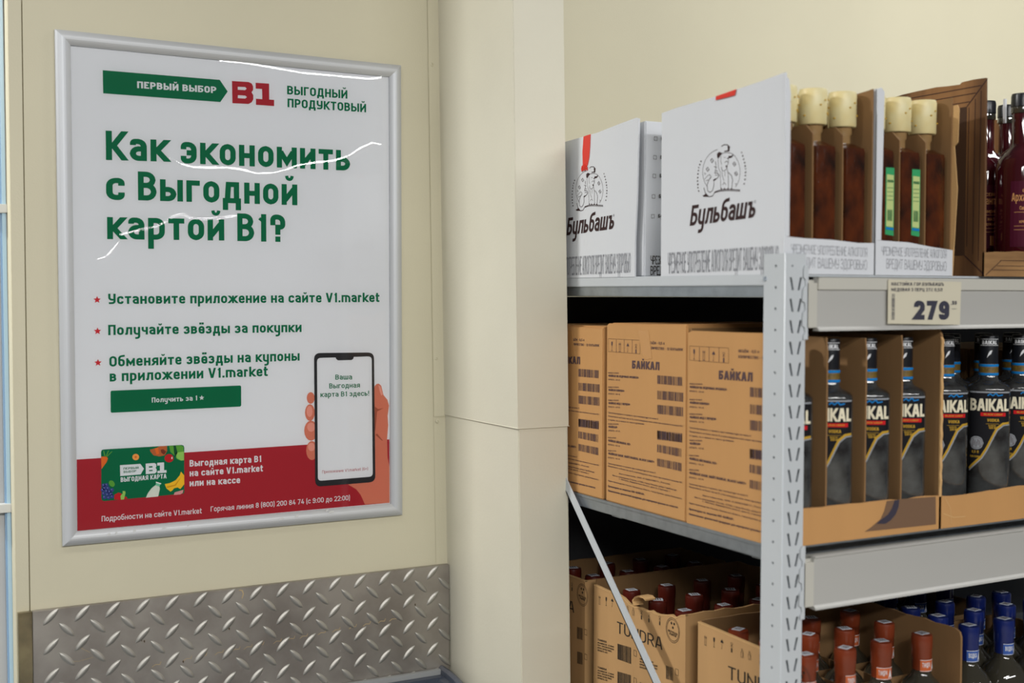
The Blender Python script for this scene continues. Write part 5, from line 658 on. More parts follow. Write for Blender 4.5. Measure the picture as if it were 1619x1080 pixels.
# ================================================================== FAR LEFT: FITTING BEHIND THE WALL EDGE
gp = thing('refrigerator_door', (.2, 2.27, .1), 'pale blue edged glass door with white clips behind the cream wall edge', 'door panel')
m = MB()
def lean(x, z): return x + (1.6 - z) * .0025
for (xa, xb, y, mt, nm) in ((.2395, .2462, 2.27, 'pale_blue', 'glass_edge'), (.2462, .2475, 2.272, 'off_white', 'edge_seal'), (.2372, .2395, 2.275, 'pale_blue_d', 'inner_edge'), (.10, .2372, 2.285, 'panel_grey', 'door_face')):
    m = MB(); m.prism([(lean(xa, .1), y, .1), (lean(xb, .1), y, .1), (lean(xb, 2.6), y, 2.6), (lean(xa, 2.6), y, 2.6)], (0, .02, 0)); m.build(nm, mt, gp, bevel=.0008)
for z in (1.742, 1.228):
    boxo('clip', (.20, 2.2655, z - .0075), (.2478, 2.2845, z + .0075), 'off_white', gp, bevel=.001)

# ================================================================== CHEST FREEZER CORNER
fz = thing('chest_freezer', (.75, 1.9, 0), 'grey chest freezer corner with dark rubber rim below the steel plate', 'freezer')
m = MB(); m.box((-.35, 1.55, .05), (1.035, 2.195, .80)); m.build('cabinet', 'off_white', fz, bevel=.01)
boxo('top_rail', (-.35, 2.196, .838), (1.046, 2.207, .852), 'freezer_grey', fz, bevel=.001, label='light grey metal rear rail')
boxo('rear_gasket', (-.35, 2.176, .80), (1.04, 2.196, .843), 'rubber', fz, bevel=.002)
m = MB(); N = 12
pts = [(1.0445, 2.2075), (1.0425, 2.165), (1.037, 2.12), (1.026, 2.07), (1.008, 2.02), (.982, 1.965), (.95, 1.91), (.91, 1.86), (.86, 1.81), (.80, 1.775)]
def sweep(name, prof, mt):
    m = MB(); rings = []
    for i, p in enumerate(pts):
        a = Vector(pts[max(i - 1, 0)]); b = Vector(pts[min(i + 1, len(pts) - 1)]); d = (b - a).normalized(); n = Vector((-d.y, d.x))
        rings.append([(p[0] + n.x * u, p[1] + n.y * u, w) for u, w in prof])
    for r, s in zip(rings, rings[1:]):
        for k in range(len(prof)):
            l = (k + 1) % len(prof); m.face([r[k], r[l], s[l], s[k]])
    m.face(rings[0]); m.face(rings[-1][::-1])
    o = m.build(name, mt, fz, smooth=True)
sweep('corner_bumper', [(.0, .80), (.0, .846), (-.003, .855), (-.009, .857), (-.014, .852), (-.015, .842), (-.026, .840), (-.032, .832), (-.032, .80)], 'rubber')
boxo('lid_glass', (-.3, 1.72, .815), (.985, 2.176, .821), 'freezer_glass', fz)
boxo('inner_tray', (-.3, 1.6, .80), (.98, 2.17, .803), 'rubber', fz)

# ================================================================== SHELVING
SX = 1.16
sv = thing('shelving_unit', (1.7, 1.75, 0), 'white painted steel shelving unit with perforated post holding boxes of bottles', 'shelving')
def holed(name, outline, holes, tf, thick, mt, parent):
    cu = bpy.data.curves.new(name, 'CURVE'); cu.dimensions = '2D'; cu.fill_mode = 'BOTH'; cu.extrude = thick * 50
    for ps in [outline] + holes:
        sp = cu.splines.new('POLY'); sp.points.add(len(ps) - 1)
        for k, p in enumerate(ps): sp.points[k].co = (p[0] * 100, p[1] * 100, 0, 1)
        sp.use_cyclic_u = True
    t = bpy.data.objects.new('tmp', cu); COL.objects.link(t)
    me = bpy.data.meshes.new_from_object(t.evaluated_get(bpy.context.evaluated_depsgraph_get()))
    bpy.data.objects.remove(t); bpy.data.curves.remove(cu)
    me.transform(tf @ Matrix.Scale(.01, 4)); me.name = name; me.materials.clear()
    return finish(name, me, mt, parent)
ZT = 1.656
# side face: u = Y, v = z ; front face: u = X, v = z
YZ = Matrix(((0, 0, 1, 0), (1, 0, 0, 0), (0, 1, 0, 0), (0, 0, 0, 1)))
XZ = Matrix(((1, 0, 0, 0), (0, 0, 1, 0), (0, 1, 0, 0), (0, 0, 0, 1)))
rnd_hole = lambda u, v, r: [(u + r * math.cos(a * math.pi / 4), v + r * math.sin(a * math.pi / 4)) for a in range(8)]
slot = lambda u, v, s: [(u - .0019 - s * .0021, v + .0092), (u + .0019 - s * .0021, v + .0092), (u + .0019 + s * .0021, v - .0092), (u - .0019 + s * .0021, v - .0092)]
zs = [1.6385 - .0302 * k for k in range(26)]
holed('post_side', [(1.3385, .02), (1.3825, .02), (1.3825, ZT), (1.3385, ZT)], [rnd_hole(1.357, z, .0023) for z in zs], Matrix.Translation((SX - .001, 0, 0)) @ YZ, .002, 'paint', sv)
zf = [1.6135 - .0302 * k for k in range(25)]
holed('post_front', [(SX, .02), (1.1965, .02), (1.1965, ZT), (SX, ZT)], [slot(1.1712, z, 1) for z in zf] + [slot(1.1858, z, -1) for z in zf] + [rnd_hole(1.172, 1.6385, .0016)], Matrix.Translation((0, 1.339, 0)) @ XZ, .002, 'paint', sv)
boxo('post_hole_shade', (SX + .0002, 1.3402, .02), (SX + .0008, 1.3815, ZT - .001), 'hole', sv); boxo('post_hole_shade', (SX + .0008, 1.3402, .02), (1.1955, 1.3408, ZT - .001), 'hole', sv)  # dark sheets added behind the perforations, painting the shade inside them
boxo('post_foot', (SX - .003, 1.336, 0), (1.20, 1.386, .02), 'cap_black', sv)
SXR, SYB = 2.7, 2.12
boxo('post_right', (SXR - .036, 1.3385, 0), (SXR, 1.3825, ZT), 'paint', sv)
for x in (SX, SXR - .036): boxo('rear_post', (x, SYB - .044, 0), (x + .036, SYB, ZT), 'paint', sv)
for zt in (1.627, 1.2385, .7995):
    boxo('shelf_deck', (SX + .008, 1.345, zt - .003), (SXR - .01, SYB - .01, zt), 'paint' if zt > 1.5 else 'galv', sv)
    boxo('deck_rib', (SX + .02, 1.40, zt - .03), (SXR - .02, 1.43, zt - .003), 'galv', sv); boxo('deck_rib', (SX + .02, 1.78, zt - .03), (SXR - .02, 1.81, zt - .003), 'galv', sv)
# side rims: painted lip over a galvanised channel on top, galvanised channel below
boxo('side_lip', (SX, 1.3830, 1.6108), (SX + .006, SYB - .04, 1.6275), 'paint', sv, bevel=.0012)
boxo('side_channel', (SX + .003, 1.3830, 1.5945), (SX + .030, SYB - .04, 1.6108), 'galv', sv, bevel=.001)
boxo('side_channel', (SX - .001, 1.3830, 1.2165), (SX + .030, SYB - .04, 1.2352), 'galv', sv, bevel=.0015)
boxo('side_bead', (SX - .002, 1.3830, 1.2335), (SX + .006, SYB - .04, 1.2387), 'galv', sv, bevel=.001)
boxo('side_channel', (SX + .003, 1.3830, .773), (SX + .030, SYB - .04, .7995), 'galv', sv, bevel=.001)
m = MB(); m.lathe([(.0001, 0), (.0042, 0), (.0042, .002), (.003, .0035), (.0001, .0035)], 0, 0, 8); m.v = [(SX - c, 1.3795 + a, 1.6205 + b) for a, b, c in m.v]; m.build('bolt', 'bolt', sv)
boxo('back_panel', (SX + .04, SYB - .03, .80), (SXR - .04, SYB - .028, 1.592), 'shade_dark', sv)  # added dark sheet, its colour stands for the shade behind the cartons
# diagonal brace on the outside
def brace(y0, z0, y1, z1, w):
    m = MB(); d = Vector((0, y1 - y0, z1 - z0)).normalized(); n = Vector((0, -d.z, d.y)) * w / 2
    a, b = Vector((SX - .012, y0, z0)), Vector((SX - .012, y1, z1))
    m.prism([a + n, a - n, b - n, b + n], (.002, 0, 0)); m.prism([a + n, a + n * .75, b + n * .75, b + n], (.010, 0, 0))
    m.build('diagonal_brace', 'paint', sv)
brace(2.10, 1.435, 1.36, .705, .018)
# front price rails with their hooks
def price_rail(zb, zt, top_holder, yo=0):
    y = 1.3355
    boxo('beam', (1.198, y + .006, zb + .004), (SXR - .036, y + .03, zt - .004), 'paint_cream', sv)
    prof = [(y + .008, zt), (y - .003, zt), (y - .003, zt - .002), (y, zt - .004), (y, zb + .006), (y - .004, zb + .003), (y - .005, zb), (y + .008, zb)]
    m = MB(); m.prism([(1.2155, a, b) for a, b in prof], (SXR - .036 - 1.2155, 0, 0)); m.build('price_rail', 'rail_grey', sv)
    if top_holder:
        boxo('label_holder', (1.2155, y - .0035, zt - .0175), (SXR - .036, y - .001, zt - .0005), 'paint_cream', sv)
    boxo('beam_end', (1.1975, y - .0005, zb + .005), (1.2155, y + .006, zt - .008), 'paint_cream', sv)
    m = MB(); zc = (zb + zt) / 2
    out = [(1.199, zc - .05), (1.199, zc + .055), (1.193, zc + .055), (1.1905, zc + .05), (1.1905, zc + .038), (1.1945, zc + .034), (1.1945, zc + .026), (1.190, zc + .022), (1.1885, zc + .004), (1.1935, zc + .002), (1.1945, zc - .008), (1.190, zc - .012), (1.1885, zc - .03), (1.1935, zc - .033), (1.1945, zc - .04), (1.191, zc - .045), (1.191, zc - .05)]
    m.prism([(a, 1.3372, b) for a, b in out], (0, -.0022, 0)); m.build('rail_hook', 'paint', sv)
price_rail(1.5465, 1.623, True)
price_rail(1.1465, 1.2235, False)
price_rail(.71, .787, False)

# price tag clipped in the upper rail
tg = thing('price_tag', (1.43, 1.327, 1.555), 'cream paper price tag reading 279.99 on the upper shelf rail', 'price tag')
TG = Sheet(lambda u, v, l: (u, 1.3295 - l, v))
m = MB(); m.prism([(p[0], 1.3295, p[1]) for p in [(1.347, 1.6205), (1.4985, 1.618), (1.497, 1.5525), (1.3472, 1.5558)]], (0, .0008, 0)); m.build('tag_card', 'ink_tagcream', tg)
m = MB()
TG.text(m, '279', (1.3995, 1.5612), (1.4735, 1.5605), .0285, .26, .0003)
TG.text(m, '.99', (1.4765, 1.5832), (1.489, 1.5832), .006, .2, .0003)
TG.text(m, 'НАСТОЙКА ГОР.БУЛЬБАШЪ', (1.353, 1.6118), (1.461, 1.6118), .0048, .17, .0003)
TG.text(m, 'МЕДОВАЯ З ПЕРЦ 27% 0,5Л', (1.353, 1.6035), (1.458, 1.6035), .0048, .17, .0003)
TG.line(m, [(1.478, 1.577), (1.489, 1.577)], .0006, .0003)
rs = random.Random(9); z = 1.5615
while z < 1.60:
    h = rs.choice((.0006, .0009, .0014)); TG.poly(m, [(1.354, z), (1.3605, z), (1.3605, z + h), (1.354, z + h)], .0003); z += h + rs.choice((.0006, .001))
m.build('tag_lettering', 'ink_tagink', tg, fix=False)

# ================================================================== CARTONS
def side_sheet(x): 
    s = Sheet(lambda u, v, l: (x - l, u, v)); s.flip = -1; return s
T_ = .004
def panelX(name, pts, x, t, mt, parent, label=None):
    """upright board at x, outline in (y, z), thickness t towards +x"""
    m = MB(); m.prism([(x, p[0], p[1]) for p in pts], (t, 0, 0)); return m.build(name, mt, parent, label=label)
def panelY(name, pts, y, t, mt, parent, label=None):
    m = MB(); m.prism([(p[0], y, p[1]) for p in pts], (0, t, 0)); return m.build(name, mt, parent, label=label)
def rect(u0, v0, u1, v1): return [(u0, v0), (u1, v0), (u1, v1), (u0, v1)]
def jag(u0, v0, u1, v1, n, amp, seed=0):
    rs = random.Random(seed)
    return [(u0 + (u1 - u0) * k / n, v0 + (v1 - v0) * k / n + (rs.uniform(-amp, amp) if 0 < k < n else 0)) for k in range(n + 1)]

WARN1, WARN2 = 'ЧРЕЗМЕРНОЕ УПОТРЕБЛЕНИЕ АЛКОГОЛЯ', 'ВРЕДИТ ВАШЕМУ ЗДОРОВЬЮ'
def bulb_print(parent, x, off):
    sh = side_sheet(x); W = MB()
    o = lambda p: (p[0] + off, p[1])
    a, b, h = WORD
    qW, qs = text_quads('Бульбашъ', .17, .07, .2)
    sh.quads(W, [[(a[0] + off + (b[0] - a[0]) * p[0] / qW, a[1] + (b[1] - a[1]) * p[0] / qW + p[1] * h * .92) for p in q] for q in qs], .0004)
    sh.line(W, [(REG[0] + off + .0018 * math.cos(k), REG[1] + .0018 * math.sin(k)) for k in (0, 1, 2, 3, 4, 5)], .0005, .0004, True)
    W.build('brand_lettering', 'ink_choc', parent, fix=False)
    sheet_items(sh, EMBL, parent, 'emblem', (off, 0))
    m = MB(); a, b, h = WSTRIP
    sh.text(m, WARN1 + ' ' + WARN2, (a[0] + off, a[1]), (b[0] + off, b[1]), .0335, .11, .0004, gap=.08)
    m.build('warning_lettering', 'ink_warn', parent, fix=False)

def bulb_box(label, x0, x1, y0, y1, left_full, front_pts, side_pts, strip):
    b = thing('bottle_carton', ((x0 + x1) / 2, (y0 + y1) / 2, 1.627), label, 'box', 'white cartons on the top shelf')
    panelX('side_panel', side_pts, x0, .003, 'white_card', b)
    panelX('carton_liner', [(p[0] + .003, p[1]) if i in (0, 3) else (p[0], p[1]) for i, p in enumerate(rect(y0 + .004, 1.629, y1 - .003, 1.883))], x0 + .0031, .001, 'card_in', b)
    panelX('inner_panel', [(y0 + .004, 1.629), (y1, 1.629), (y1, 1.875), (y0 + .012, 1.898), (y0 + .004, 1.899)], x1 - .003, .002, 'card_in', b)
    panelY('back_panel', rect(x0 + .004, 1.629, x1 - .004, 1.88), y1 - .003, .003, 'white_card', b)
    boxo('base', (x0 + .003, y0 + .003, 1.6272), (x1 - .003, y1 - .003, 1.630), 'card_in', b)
    lip = panelY('front_lip', front_pts, y0, .003, 'white_card', b)
    panelY('front_strip', strip, y0, .003, 'white_card', b)
    F = Sheet(lambda u, v, l: (u, y0 - l, v)); m = MB()
    w = x1 - x0
    F.text(m, WARN1, (x0 + .012, 1.6565), (x1 - .014, 1.6535), .013, .07, .0004, gap=.08)
    F.text(m, WARN2, (x0 + .022, 1.637), (x1 - .014, 1.6345), .0145, .07, .0004, gap=.08)
    m.build('warning_lettering', 'ink_warn', lip, fix=False)
    for k in (1, 2):
        xd = x0 + w * k / 3
        panelX('divider', [(y0 + .006, 1.631), (y1 - .01, 1.631), (y1 - .01, 1.840), (y0 + .022, 1.842), (y0 + .007, 1.828)], xd - .001, .0018, 'card_in', b)
    for k in (1, 2, 3):
        yd = y0 + (y1 - y0) * k / 4
        panelY('divider', rect(x0 + .006, 1.631, x1 - .006, 1.838), yd, .0015, 'card_in', b)
    return b
Y0 = 1.3425
w1 = bulb_box('white carton with hatted man emblem and red tape, directly above the perforated post', SX + .001, 1.331, Y0, 1.640, True,
    [(SX, 1.6272), (1.331, 1.6272), (1.331, 1.674), (1.30, 1.6735), (1.25, 1.677), (1.20, 1.678), (SX, 1.680)],
    [(Y0, 1.6272), (1.640, 1.6272), (1.6405, 1.889), (1.60, 1.8925), (1.50, 1.8965), (1.40, 1.9035), (1.3445, 1.9085)],
    [(SX + .001, 1.6802), (1.1695, 1.6802), (1.1695, 1.88), (1.1665, 1.899), (SX, 1.904)])
bulb_print(w1, SX + .001, 0)
m = MB(); m.prism([(SX - .0004, 1.4985, 1.8962), (SX - .0004, 1.4505, 1.9), (SX - .0004, 1.4535, 1.8915), (SX - .0004, 1.499, 1.8905)], (-.0004, 0, 0)); m.build('tape', 'tape_red', w1, label='red adhesive tape on top edge')
w2 = bulb_box('white open carton of amber bottles standing second to the right on the top shelf', 1.3335, 1.494, Y0, 1.640, False,
    [(1.3335, 1.6272), (1.494, 1.6272), (1.494, 1.6665), (1.45, 1.6705), (1.40, 1.6765), (1.3335, 1.6785)],
    [(Y0, 1.6272), (1.640, 1.6272), (1.640, 1.885), (1.3445, 1.8995)],
    [(1.3335, 1.6787), (1.3445, 1.6787), (1.3475, 1.8955), (1.3415, 1.9015), (1.3335, 1.899)])
panelX('outer_liner', [(Y0, 1.6272), (1.64, 1.6272), (1.64, 1.87), (1.338, 1.887), (1.3345, 1.88), (1.336, 1.83), (Y0, 1.825), (1.3355, 1.76)], 1.4935, .0012, 'card_edge', w2)
# closed white carton further back
w3 = thing('bottle_carton', (1.25, 1.86, 1.627), 'white carton with long red tape strip, half hidden by the pillar', 'box', 'white cartons on the top shelf')
panelX('side_panel', [(1.7135, 1.6272), (2.02, 1.6272), (2.02, 1.872), (1.93, 1.8755), (1.83, 1.8795), (1.76, 1.8865), (1.712, 1.8905), (1.7045, 1.8885), (1.709, 1.75), (1.7135, 1.69)], SX, .003, 'white_card', w3)
m = MB(); m.prism([(SX + .012, 1.703, 1.6272), (SX + .012, 2.015, 1.6272), (SX + .012, 2.015, 1.868), (SX + .012, 1.703, 1.8855)], (.155, 0, 0)); m.build('carton_body', 'white_card', w3, bevel=.002)
bulb_print(w3, SX, .371)
F3 = Sheet(lambda u, v, l: (u, 1.7028 - l, v)); m = MB()
for i, z in enumerate((1.857, 1.826, 1.795, 1.761, 1.728)):
    x = 1.190 - i * .0012
    F3.line(m, [(x, z - .003), (x + .006, z - .003), (x + .006, z + .003), (x, z + .003)], .0006, .0004, True)
    F3.text(m, 'Бульбашъ', (x + .014, z - .002), (x + .05, z - .002), .006, .2, .0004)
F3.text(m, 'ЧРЕЗМЕРНОЕ УПОТРЕБЛЕНИЕ', (1.184, 1.648), (1.30, 1.648), .0145, .12, .0004, gap=.06); F3.text(m, 'ВРЕДИТ ВАШЕМУ', (1.184, 1.630), (1.27, 1.630), .0155, .12, .0004, gap=.06)
m.build('checkbox_print', 'ink_ink2', w3, fix=False)
m = MB()
tp = [(1.876, 1.8775), (1.853, 1.879), (1.8545, 1.856), (1.857, 1.838), (1.862, 1.826), (1.871, 1.818), (1.8825, 1.816), (1.884, 1.822), (1.878, 1.828), (1.8795, 1.85)]
m.prism([(SX - .0004, p[0], p[1]) for p in tp], (-.0006, 0, 0))
for k in range(5): m.box((SX - .0022, 1.862 + k * .004, 1.8165 + .0015 * (k % 2)), (SX - .0009, 1.8645 + k * .004, 1.8225 + .003 * (k % 3)))
m.build('tape', 'tape_red', w3, label='torn red tape strip')

# Baikal style cartons on the middle shelf
def print_baik(parent, x, off): sheet_items(side_sheet(x), BAIK, parent, 'carton_print', off, .0004, .0042)
Zs = 1.2388
def closed_carton(label, y0, y1, z1, top, prn, x0=SX + .001, dx=.31):
    b = thing('cardboard_box', (x0 + dx / 2, (y0 + y1) / 2, Zs), label, 'box', 'brown cartons on the middle shelf')
    m = MB(); m.prism([(x0, p[0], p[1]) for p in [(y0, Zs), (y1, Zs)] + top], (dx, 0, 0)); m.build('carton_body', 'card', b, bevel=.0018)
    boxo('top_flap', (x0 + .01, y0 + .006, z1 - .0005), (x0 + dx * .48, y1 - .006, z1 + .0035), 'card', b); boxo('top_flap', (x0 + dx * .52, y0 + .006, z1 - .0005), (x0 + dx - .01, y1 - .006, z1 + .0035), 'card', b)
    print_baik(b, x0, prn)
    m = MB(); c = (y0 + y1) / 2
    m.prism([(x0 - .0002, c + .018, z1 - .006), (x0 - .0002, c - .012, z1 - .006), (x0 - .0002, c - .022, z1 - .052), (x0 - .0002, c - .002, z1 - .055), (x0 - .0002, c + .010, z1 - .04)], (-.0003, 0, 0)); m.build('tape', 'tape_clear', b, label='shiny clear tape patch')
    return b
b2 = closed_carton('closed brown carton with dark blue print, middle of the three beside the post', 1.569, 1.8005, 1.545, [(1.8005, 1.544), (1.797, 1.5475), (1.70, 1.5485), (1.569, 1.551)], (0, 0))
b1 = closed_carton('closed brown carton in shadow against the pillar edge, far end of middle shelf', 1.811, 2.044, 1.538, [(2.044, 1.538), (1.93, 1.5395), (1.82, 1.5385), (1.811, 1.541)], (.245, -.003))
# open display carton behind the post
b3 = thing('cardboard_box', (1.32, 1.45, Zs), 'open brown display carton with dividers and four dark label bottles, behind the post', 'box', 'brown cartons on the middle shelf')
x0, x1, y0, y1 = SX + .001, 1.4765, 1.3425, 1.566
panelX('side_panel', [(y0, Zs), (y1, Zs), (y1, 1.5375), (1.555, 1.5415), (1.45, 1.542), (y0, 1.5435)], x0, T_, 'card', b3)
print_baik(b3, x0, (-.2335, -.0035))
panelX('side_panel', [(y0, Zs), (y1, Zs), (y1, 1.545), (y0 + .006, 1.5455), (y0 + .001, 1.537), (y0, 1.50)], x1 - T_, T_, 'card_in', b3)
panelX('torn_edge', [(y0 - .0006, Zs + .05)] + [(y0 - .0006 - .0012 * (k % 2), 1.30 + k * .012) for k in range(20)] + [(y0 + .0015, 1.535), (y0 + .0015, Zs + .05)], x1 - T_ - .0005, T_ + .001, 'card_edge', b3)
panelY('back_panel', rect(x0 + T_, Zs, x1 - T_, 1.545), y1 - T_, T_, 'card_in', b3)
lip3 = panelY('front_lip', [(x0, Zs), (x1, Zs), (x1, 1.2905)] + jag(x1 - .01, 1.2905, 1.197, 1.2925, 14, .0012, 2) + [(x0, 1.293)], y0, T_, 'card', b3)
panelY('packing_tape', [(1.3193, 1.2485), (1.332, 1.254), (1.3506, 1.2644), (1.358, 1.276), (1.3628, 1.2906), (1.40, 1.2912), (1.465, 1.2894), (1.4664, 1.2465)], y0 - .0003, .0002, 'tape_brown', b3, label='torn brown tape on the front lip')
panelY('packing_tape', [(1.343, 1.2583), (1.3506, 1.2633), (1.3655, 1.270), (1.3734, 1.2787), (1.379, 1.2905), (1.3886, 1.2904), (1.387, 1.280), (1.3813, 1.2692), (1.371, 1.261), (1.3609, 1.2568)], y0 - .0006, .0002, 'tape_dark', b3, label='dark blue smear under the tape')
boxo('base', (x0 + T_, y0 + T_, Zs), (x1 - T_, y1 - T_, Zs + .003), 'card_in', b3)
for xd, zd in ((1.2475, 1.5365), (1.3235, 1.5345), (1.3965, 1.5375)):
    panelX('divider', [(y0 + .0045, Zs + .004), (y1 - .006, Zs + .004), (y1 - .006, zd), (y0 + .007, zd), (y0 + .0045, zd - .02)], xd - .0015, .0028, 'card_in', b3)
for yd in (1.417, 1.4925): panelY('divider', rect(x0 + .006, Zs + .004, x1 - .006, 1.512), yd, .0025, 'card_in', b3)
# second open carton to the right
b4 = thing('cardboard_box', (1.63, 1.45, Zs), 'open brown carton without dividers at the right edge of the middle shelf', 'box', 'brown cartons on the middle shelf')
xa, xb = 1.478, 1.795
panelX('side_panel', [(y0 + .003, Zs), (y1, Zs), (y1, 1.44), (y0 + .10, 1.43), (y0 + .003, 1.30)], xa, T_, 'card_in', b4); panelX('side_panel', rect(y0, Zs, y1, 1.50), xb - T_, T_, 'card_in', b4)
panelY('front_lip', [(xa, Zs), (xb, Zs), (xb, 1.294)] + jag(xb - .02, 1.294, xa + .02, 1.2875, 16, .0012, 4) + [(xa, 1.289)], y0, T_, 'card', b4)
panelY('back_panel', rect(xa + T_, Zs, xb - T_, 1.44), y1 - T_, T_, 'card_in', b4)
boxo('base', (xa + T_, y0 + T_, Zs), (xb - T_, y1 - T_, Zs + .003), 'card_in', b4)
m = MB(); F4 = Sheet(lambda u, v, l: (u, y0 - l, v))
F4.line(m, [(1.482, 1.262), (1.505, 1.254), (1.53, 1.2535)], .0014, .0003); F4.line(m, [(1.485, 1.286), (1.497, 1.27), (1.50, 1.245)], .001, .0003); m.build('crease', 'card_edge', b4, fix=False)
# cartons further back on the middle shelf keep the row closed
for k, (xc, yc) in enumerate(((1.62, 1.69), (1.94, 1.46), (1.94, 1.69))):
    b = thing('cardboard_box', (xc, yc, Zs), ('closed brown carton deep in the shade behind the open bottle carton', 'closed brown carton beyond the right edge of the open carton', 'closed brown carton in the rear right of the middle shelf')[k], 'box', 'brown cartons on the middle shelf')
    boxo('carton_body', (xc - .145, yc - .112, Zs), (xc + .15, yc + .112, 1.50), 'card_kraft', b, bevel=.002)

# wood print carton on the top shelf
wb = thing('bottle_carton', (1.71, 1.52, 1.627), 'brown carton printed like a carved wooden frame, right end of top shelf', 'box')
top = [(1.6985, 1.926), (1.62, 1.9265), (1.5397, 1.9275), (1.505, 1.9305), (1.4753, 1.9315), (1.4353, 1.9323), (1.41, 1.9305), (1.387, 1.9297), (1.3831, 1.9325), (1.36, 1.9335), (1.337, 1.9326)]
panelX('side_panel', [(1.334, 1.6272), (1.6985, 1.6272)] + top, 1.553, .004, 'wood_card', wb)
sh = side_sheet(1.553); m = MB()
def framebar(m, pts): sh.poly(m, pts, .0003)
framebar(m, [(1.372, 1.66), (1.665, 1.66), (1.665, 1.893), (1.372, 1.893)]); m.build('printed_panel', 'wood_dark', wb, fix=False)
m = MB()
for a, b in (((1.334, 1.93), (1.372, 1.893)), ((1.334, 1.63), (1.372, 1.66))): sh.line(m, [a, b], .0016, .0004)
for y in (1.345, 1.356, 1.368): sh.line(m, [(y, 1.64 + (y - 1.334)), (y, 1.925 - (y - 1.334))], .0012, .0004)
for z in (1.90, 1.912, 1.922): sh.line(m, [(1.337 + (1.93 - z), z), (1.69, z)], .0012, .0004)
m.build('printed_moulding', 'ink_choc', wb, fix=False)
m = MB()
for k, z in enumerate((1.84, 1.815, 1.79, 1.765, 1.74, 1.70)):
    sh.line(m, [(1.425 + .009 * math.cos(a), z + .008 * math.sin(a)) for a in [i * .785 for i in range(8)]], .004, .0005, k % 2 == 0)
sh.text(m, 'ПРОДУКЦИЯ', (1.44, 1.672), (1.39, 1.672), .006, .2, .0005); sh.text(m, 'РОССИЯ', (1.44, 1.662), (1.40, 1.662), .005, .2, .0005)
m.build('printed_scroll', 'ink_choc', wb, fix=False)
panelX('side_panel', [(1.334, 1.6272), (1.6985, 1.6272), (1.6985, 1.92), (1.334, 1.92)], 1.872, .004, 'wood_card', wb)
lipw = panelY('front_lip', [(1.553, 1.6272), (1.876, 1.6272), (1.876, 1.672)] + jag(1.85, 1.672, 1.58, 1.6655, 12, .001, 6) + [(1.557, 1.664), (1.553, 1.664)], 1.3335, .004, 'wood_card_h', wb)
panelY('back_panel', rect(1.557, 1.6272, 1.872, 1.92), 1.6945, .004, 'card_in', wb)
boxo('base', (1.557, 1.338, 1.6272), (1.872, 1.694, 1.630), 'card_in', wb)
m = MB(); FW = Sheet(lambda u, v, l: (u, 1.3333 - l, v))
FW.line(m, [(1.556, 1.629), (1.59, 1.652)], .0012, .0003)
for z, a in ((1.637, 1.57), (1.6435, 1.58), (1.652, 1.588)): FW.line(m, [(a, z), (1.87, z + .001)], .0008, .0003)
m.build('printed_moulding', 'ink_choc', lipw, fix=False)

# ================================================================== BOTTLES
def seg_build(parts, root):
    for name, prof, n, mt, sq, sx, sy in parts:
        m = MB(); m.lathe(prof, 0, 0, n, 0, sq, sx, sy)
        m.v = [(a + root.location.x, b + root.location.y, c + root.location.z) for a, b, c in m.v]
        m.build(name, mt, root, smooth=True)

# amber flask with beige cork cap
def amber_proto():
    r = thing('amber_bottle', (0, 0, 0), 'x', 'bottle')
    seg_build([('glass_body', [(.010, 0), (.026, 0), (.0275, .004), (.0275, .176), (.0265, .182), (.018, .187), (.013, .190)], 24, 'amber', 7, .86, 1.08),
               ('neck', [(.0125, .188), (.0125, .202), (.0145, .205), (.0145, .216)], 18, 'amber_neck', None, 1, 1),
               ('cap', [(.0195, .2145), (.0205, .216), (.0208, .262), (.0195, .266), (.010, .2665)], 22, 'cap_beige', None, 1, 1)], r)
    m = MB(); rs = random.Random(1)
    for k in range(14):
        z = rs.uniform(.225, .26); a = rs.uniform(0, 6.28); c, s = math.cos(a) * .0211, math.sin(a) * .0211
        m.box((c - .0012, s - .0012, z), (c + .0012, s + .0012, z + .0018))
    c0 = m.build('gold_fleck', 'ink_gold', r, fix=False)
    return r
am = amber_proto()
ap = []
for bx0, bx1, nm in ((SX, 1.331, 'emblem carton above the post'), (1.3335, 1.494, 'second open white carton')):
    w = bx1 - bx0
    for j in range(2):
        for i in range(3): ap.append((bx0 + w * (i + .5) / 3, 1.382 + .077 * j, nm, i, j))
pos3 = ('left', 'middle', 'right')
for k, (x, y, nm, i, j) in enumerate(ap):
    lb = 'amber bottle with beige cap, %s of %s row in the %s' % (pos3[i], ('front', 'second')[j], nm)
    if k == 0: am.location = (x, y, 1.6302); am['label'] = lb; am['group'] = 'amber bottles in the white cartons'; base = am
    else: base = copy_tree(am, (x, y, 1.6302), lb)
    if nm.startswith('second') and j == 0 and i < 3:
        pass
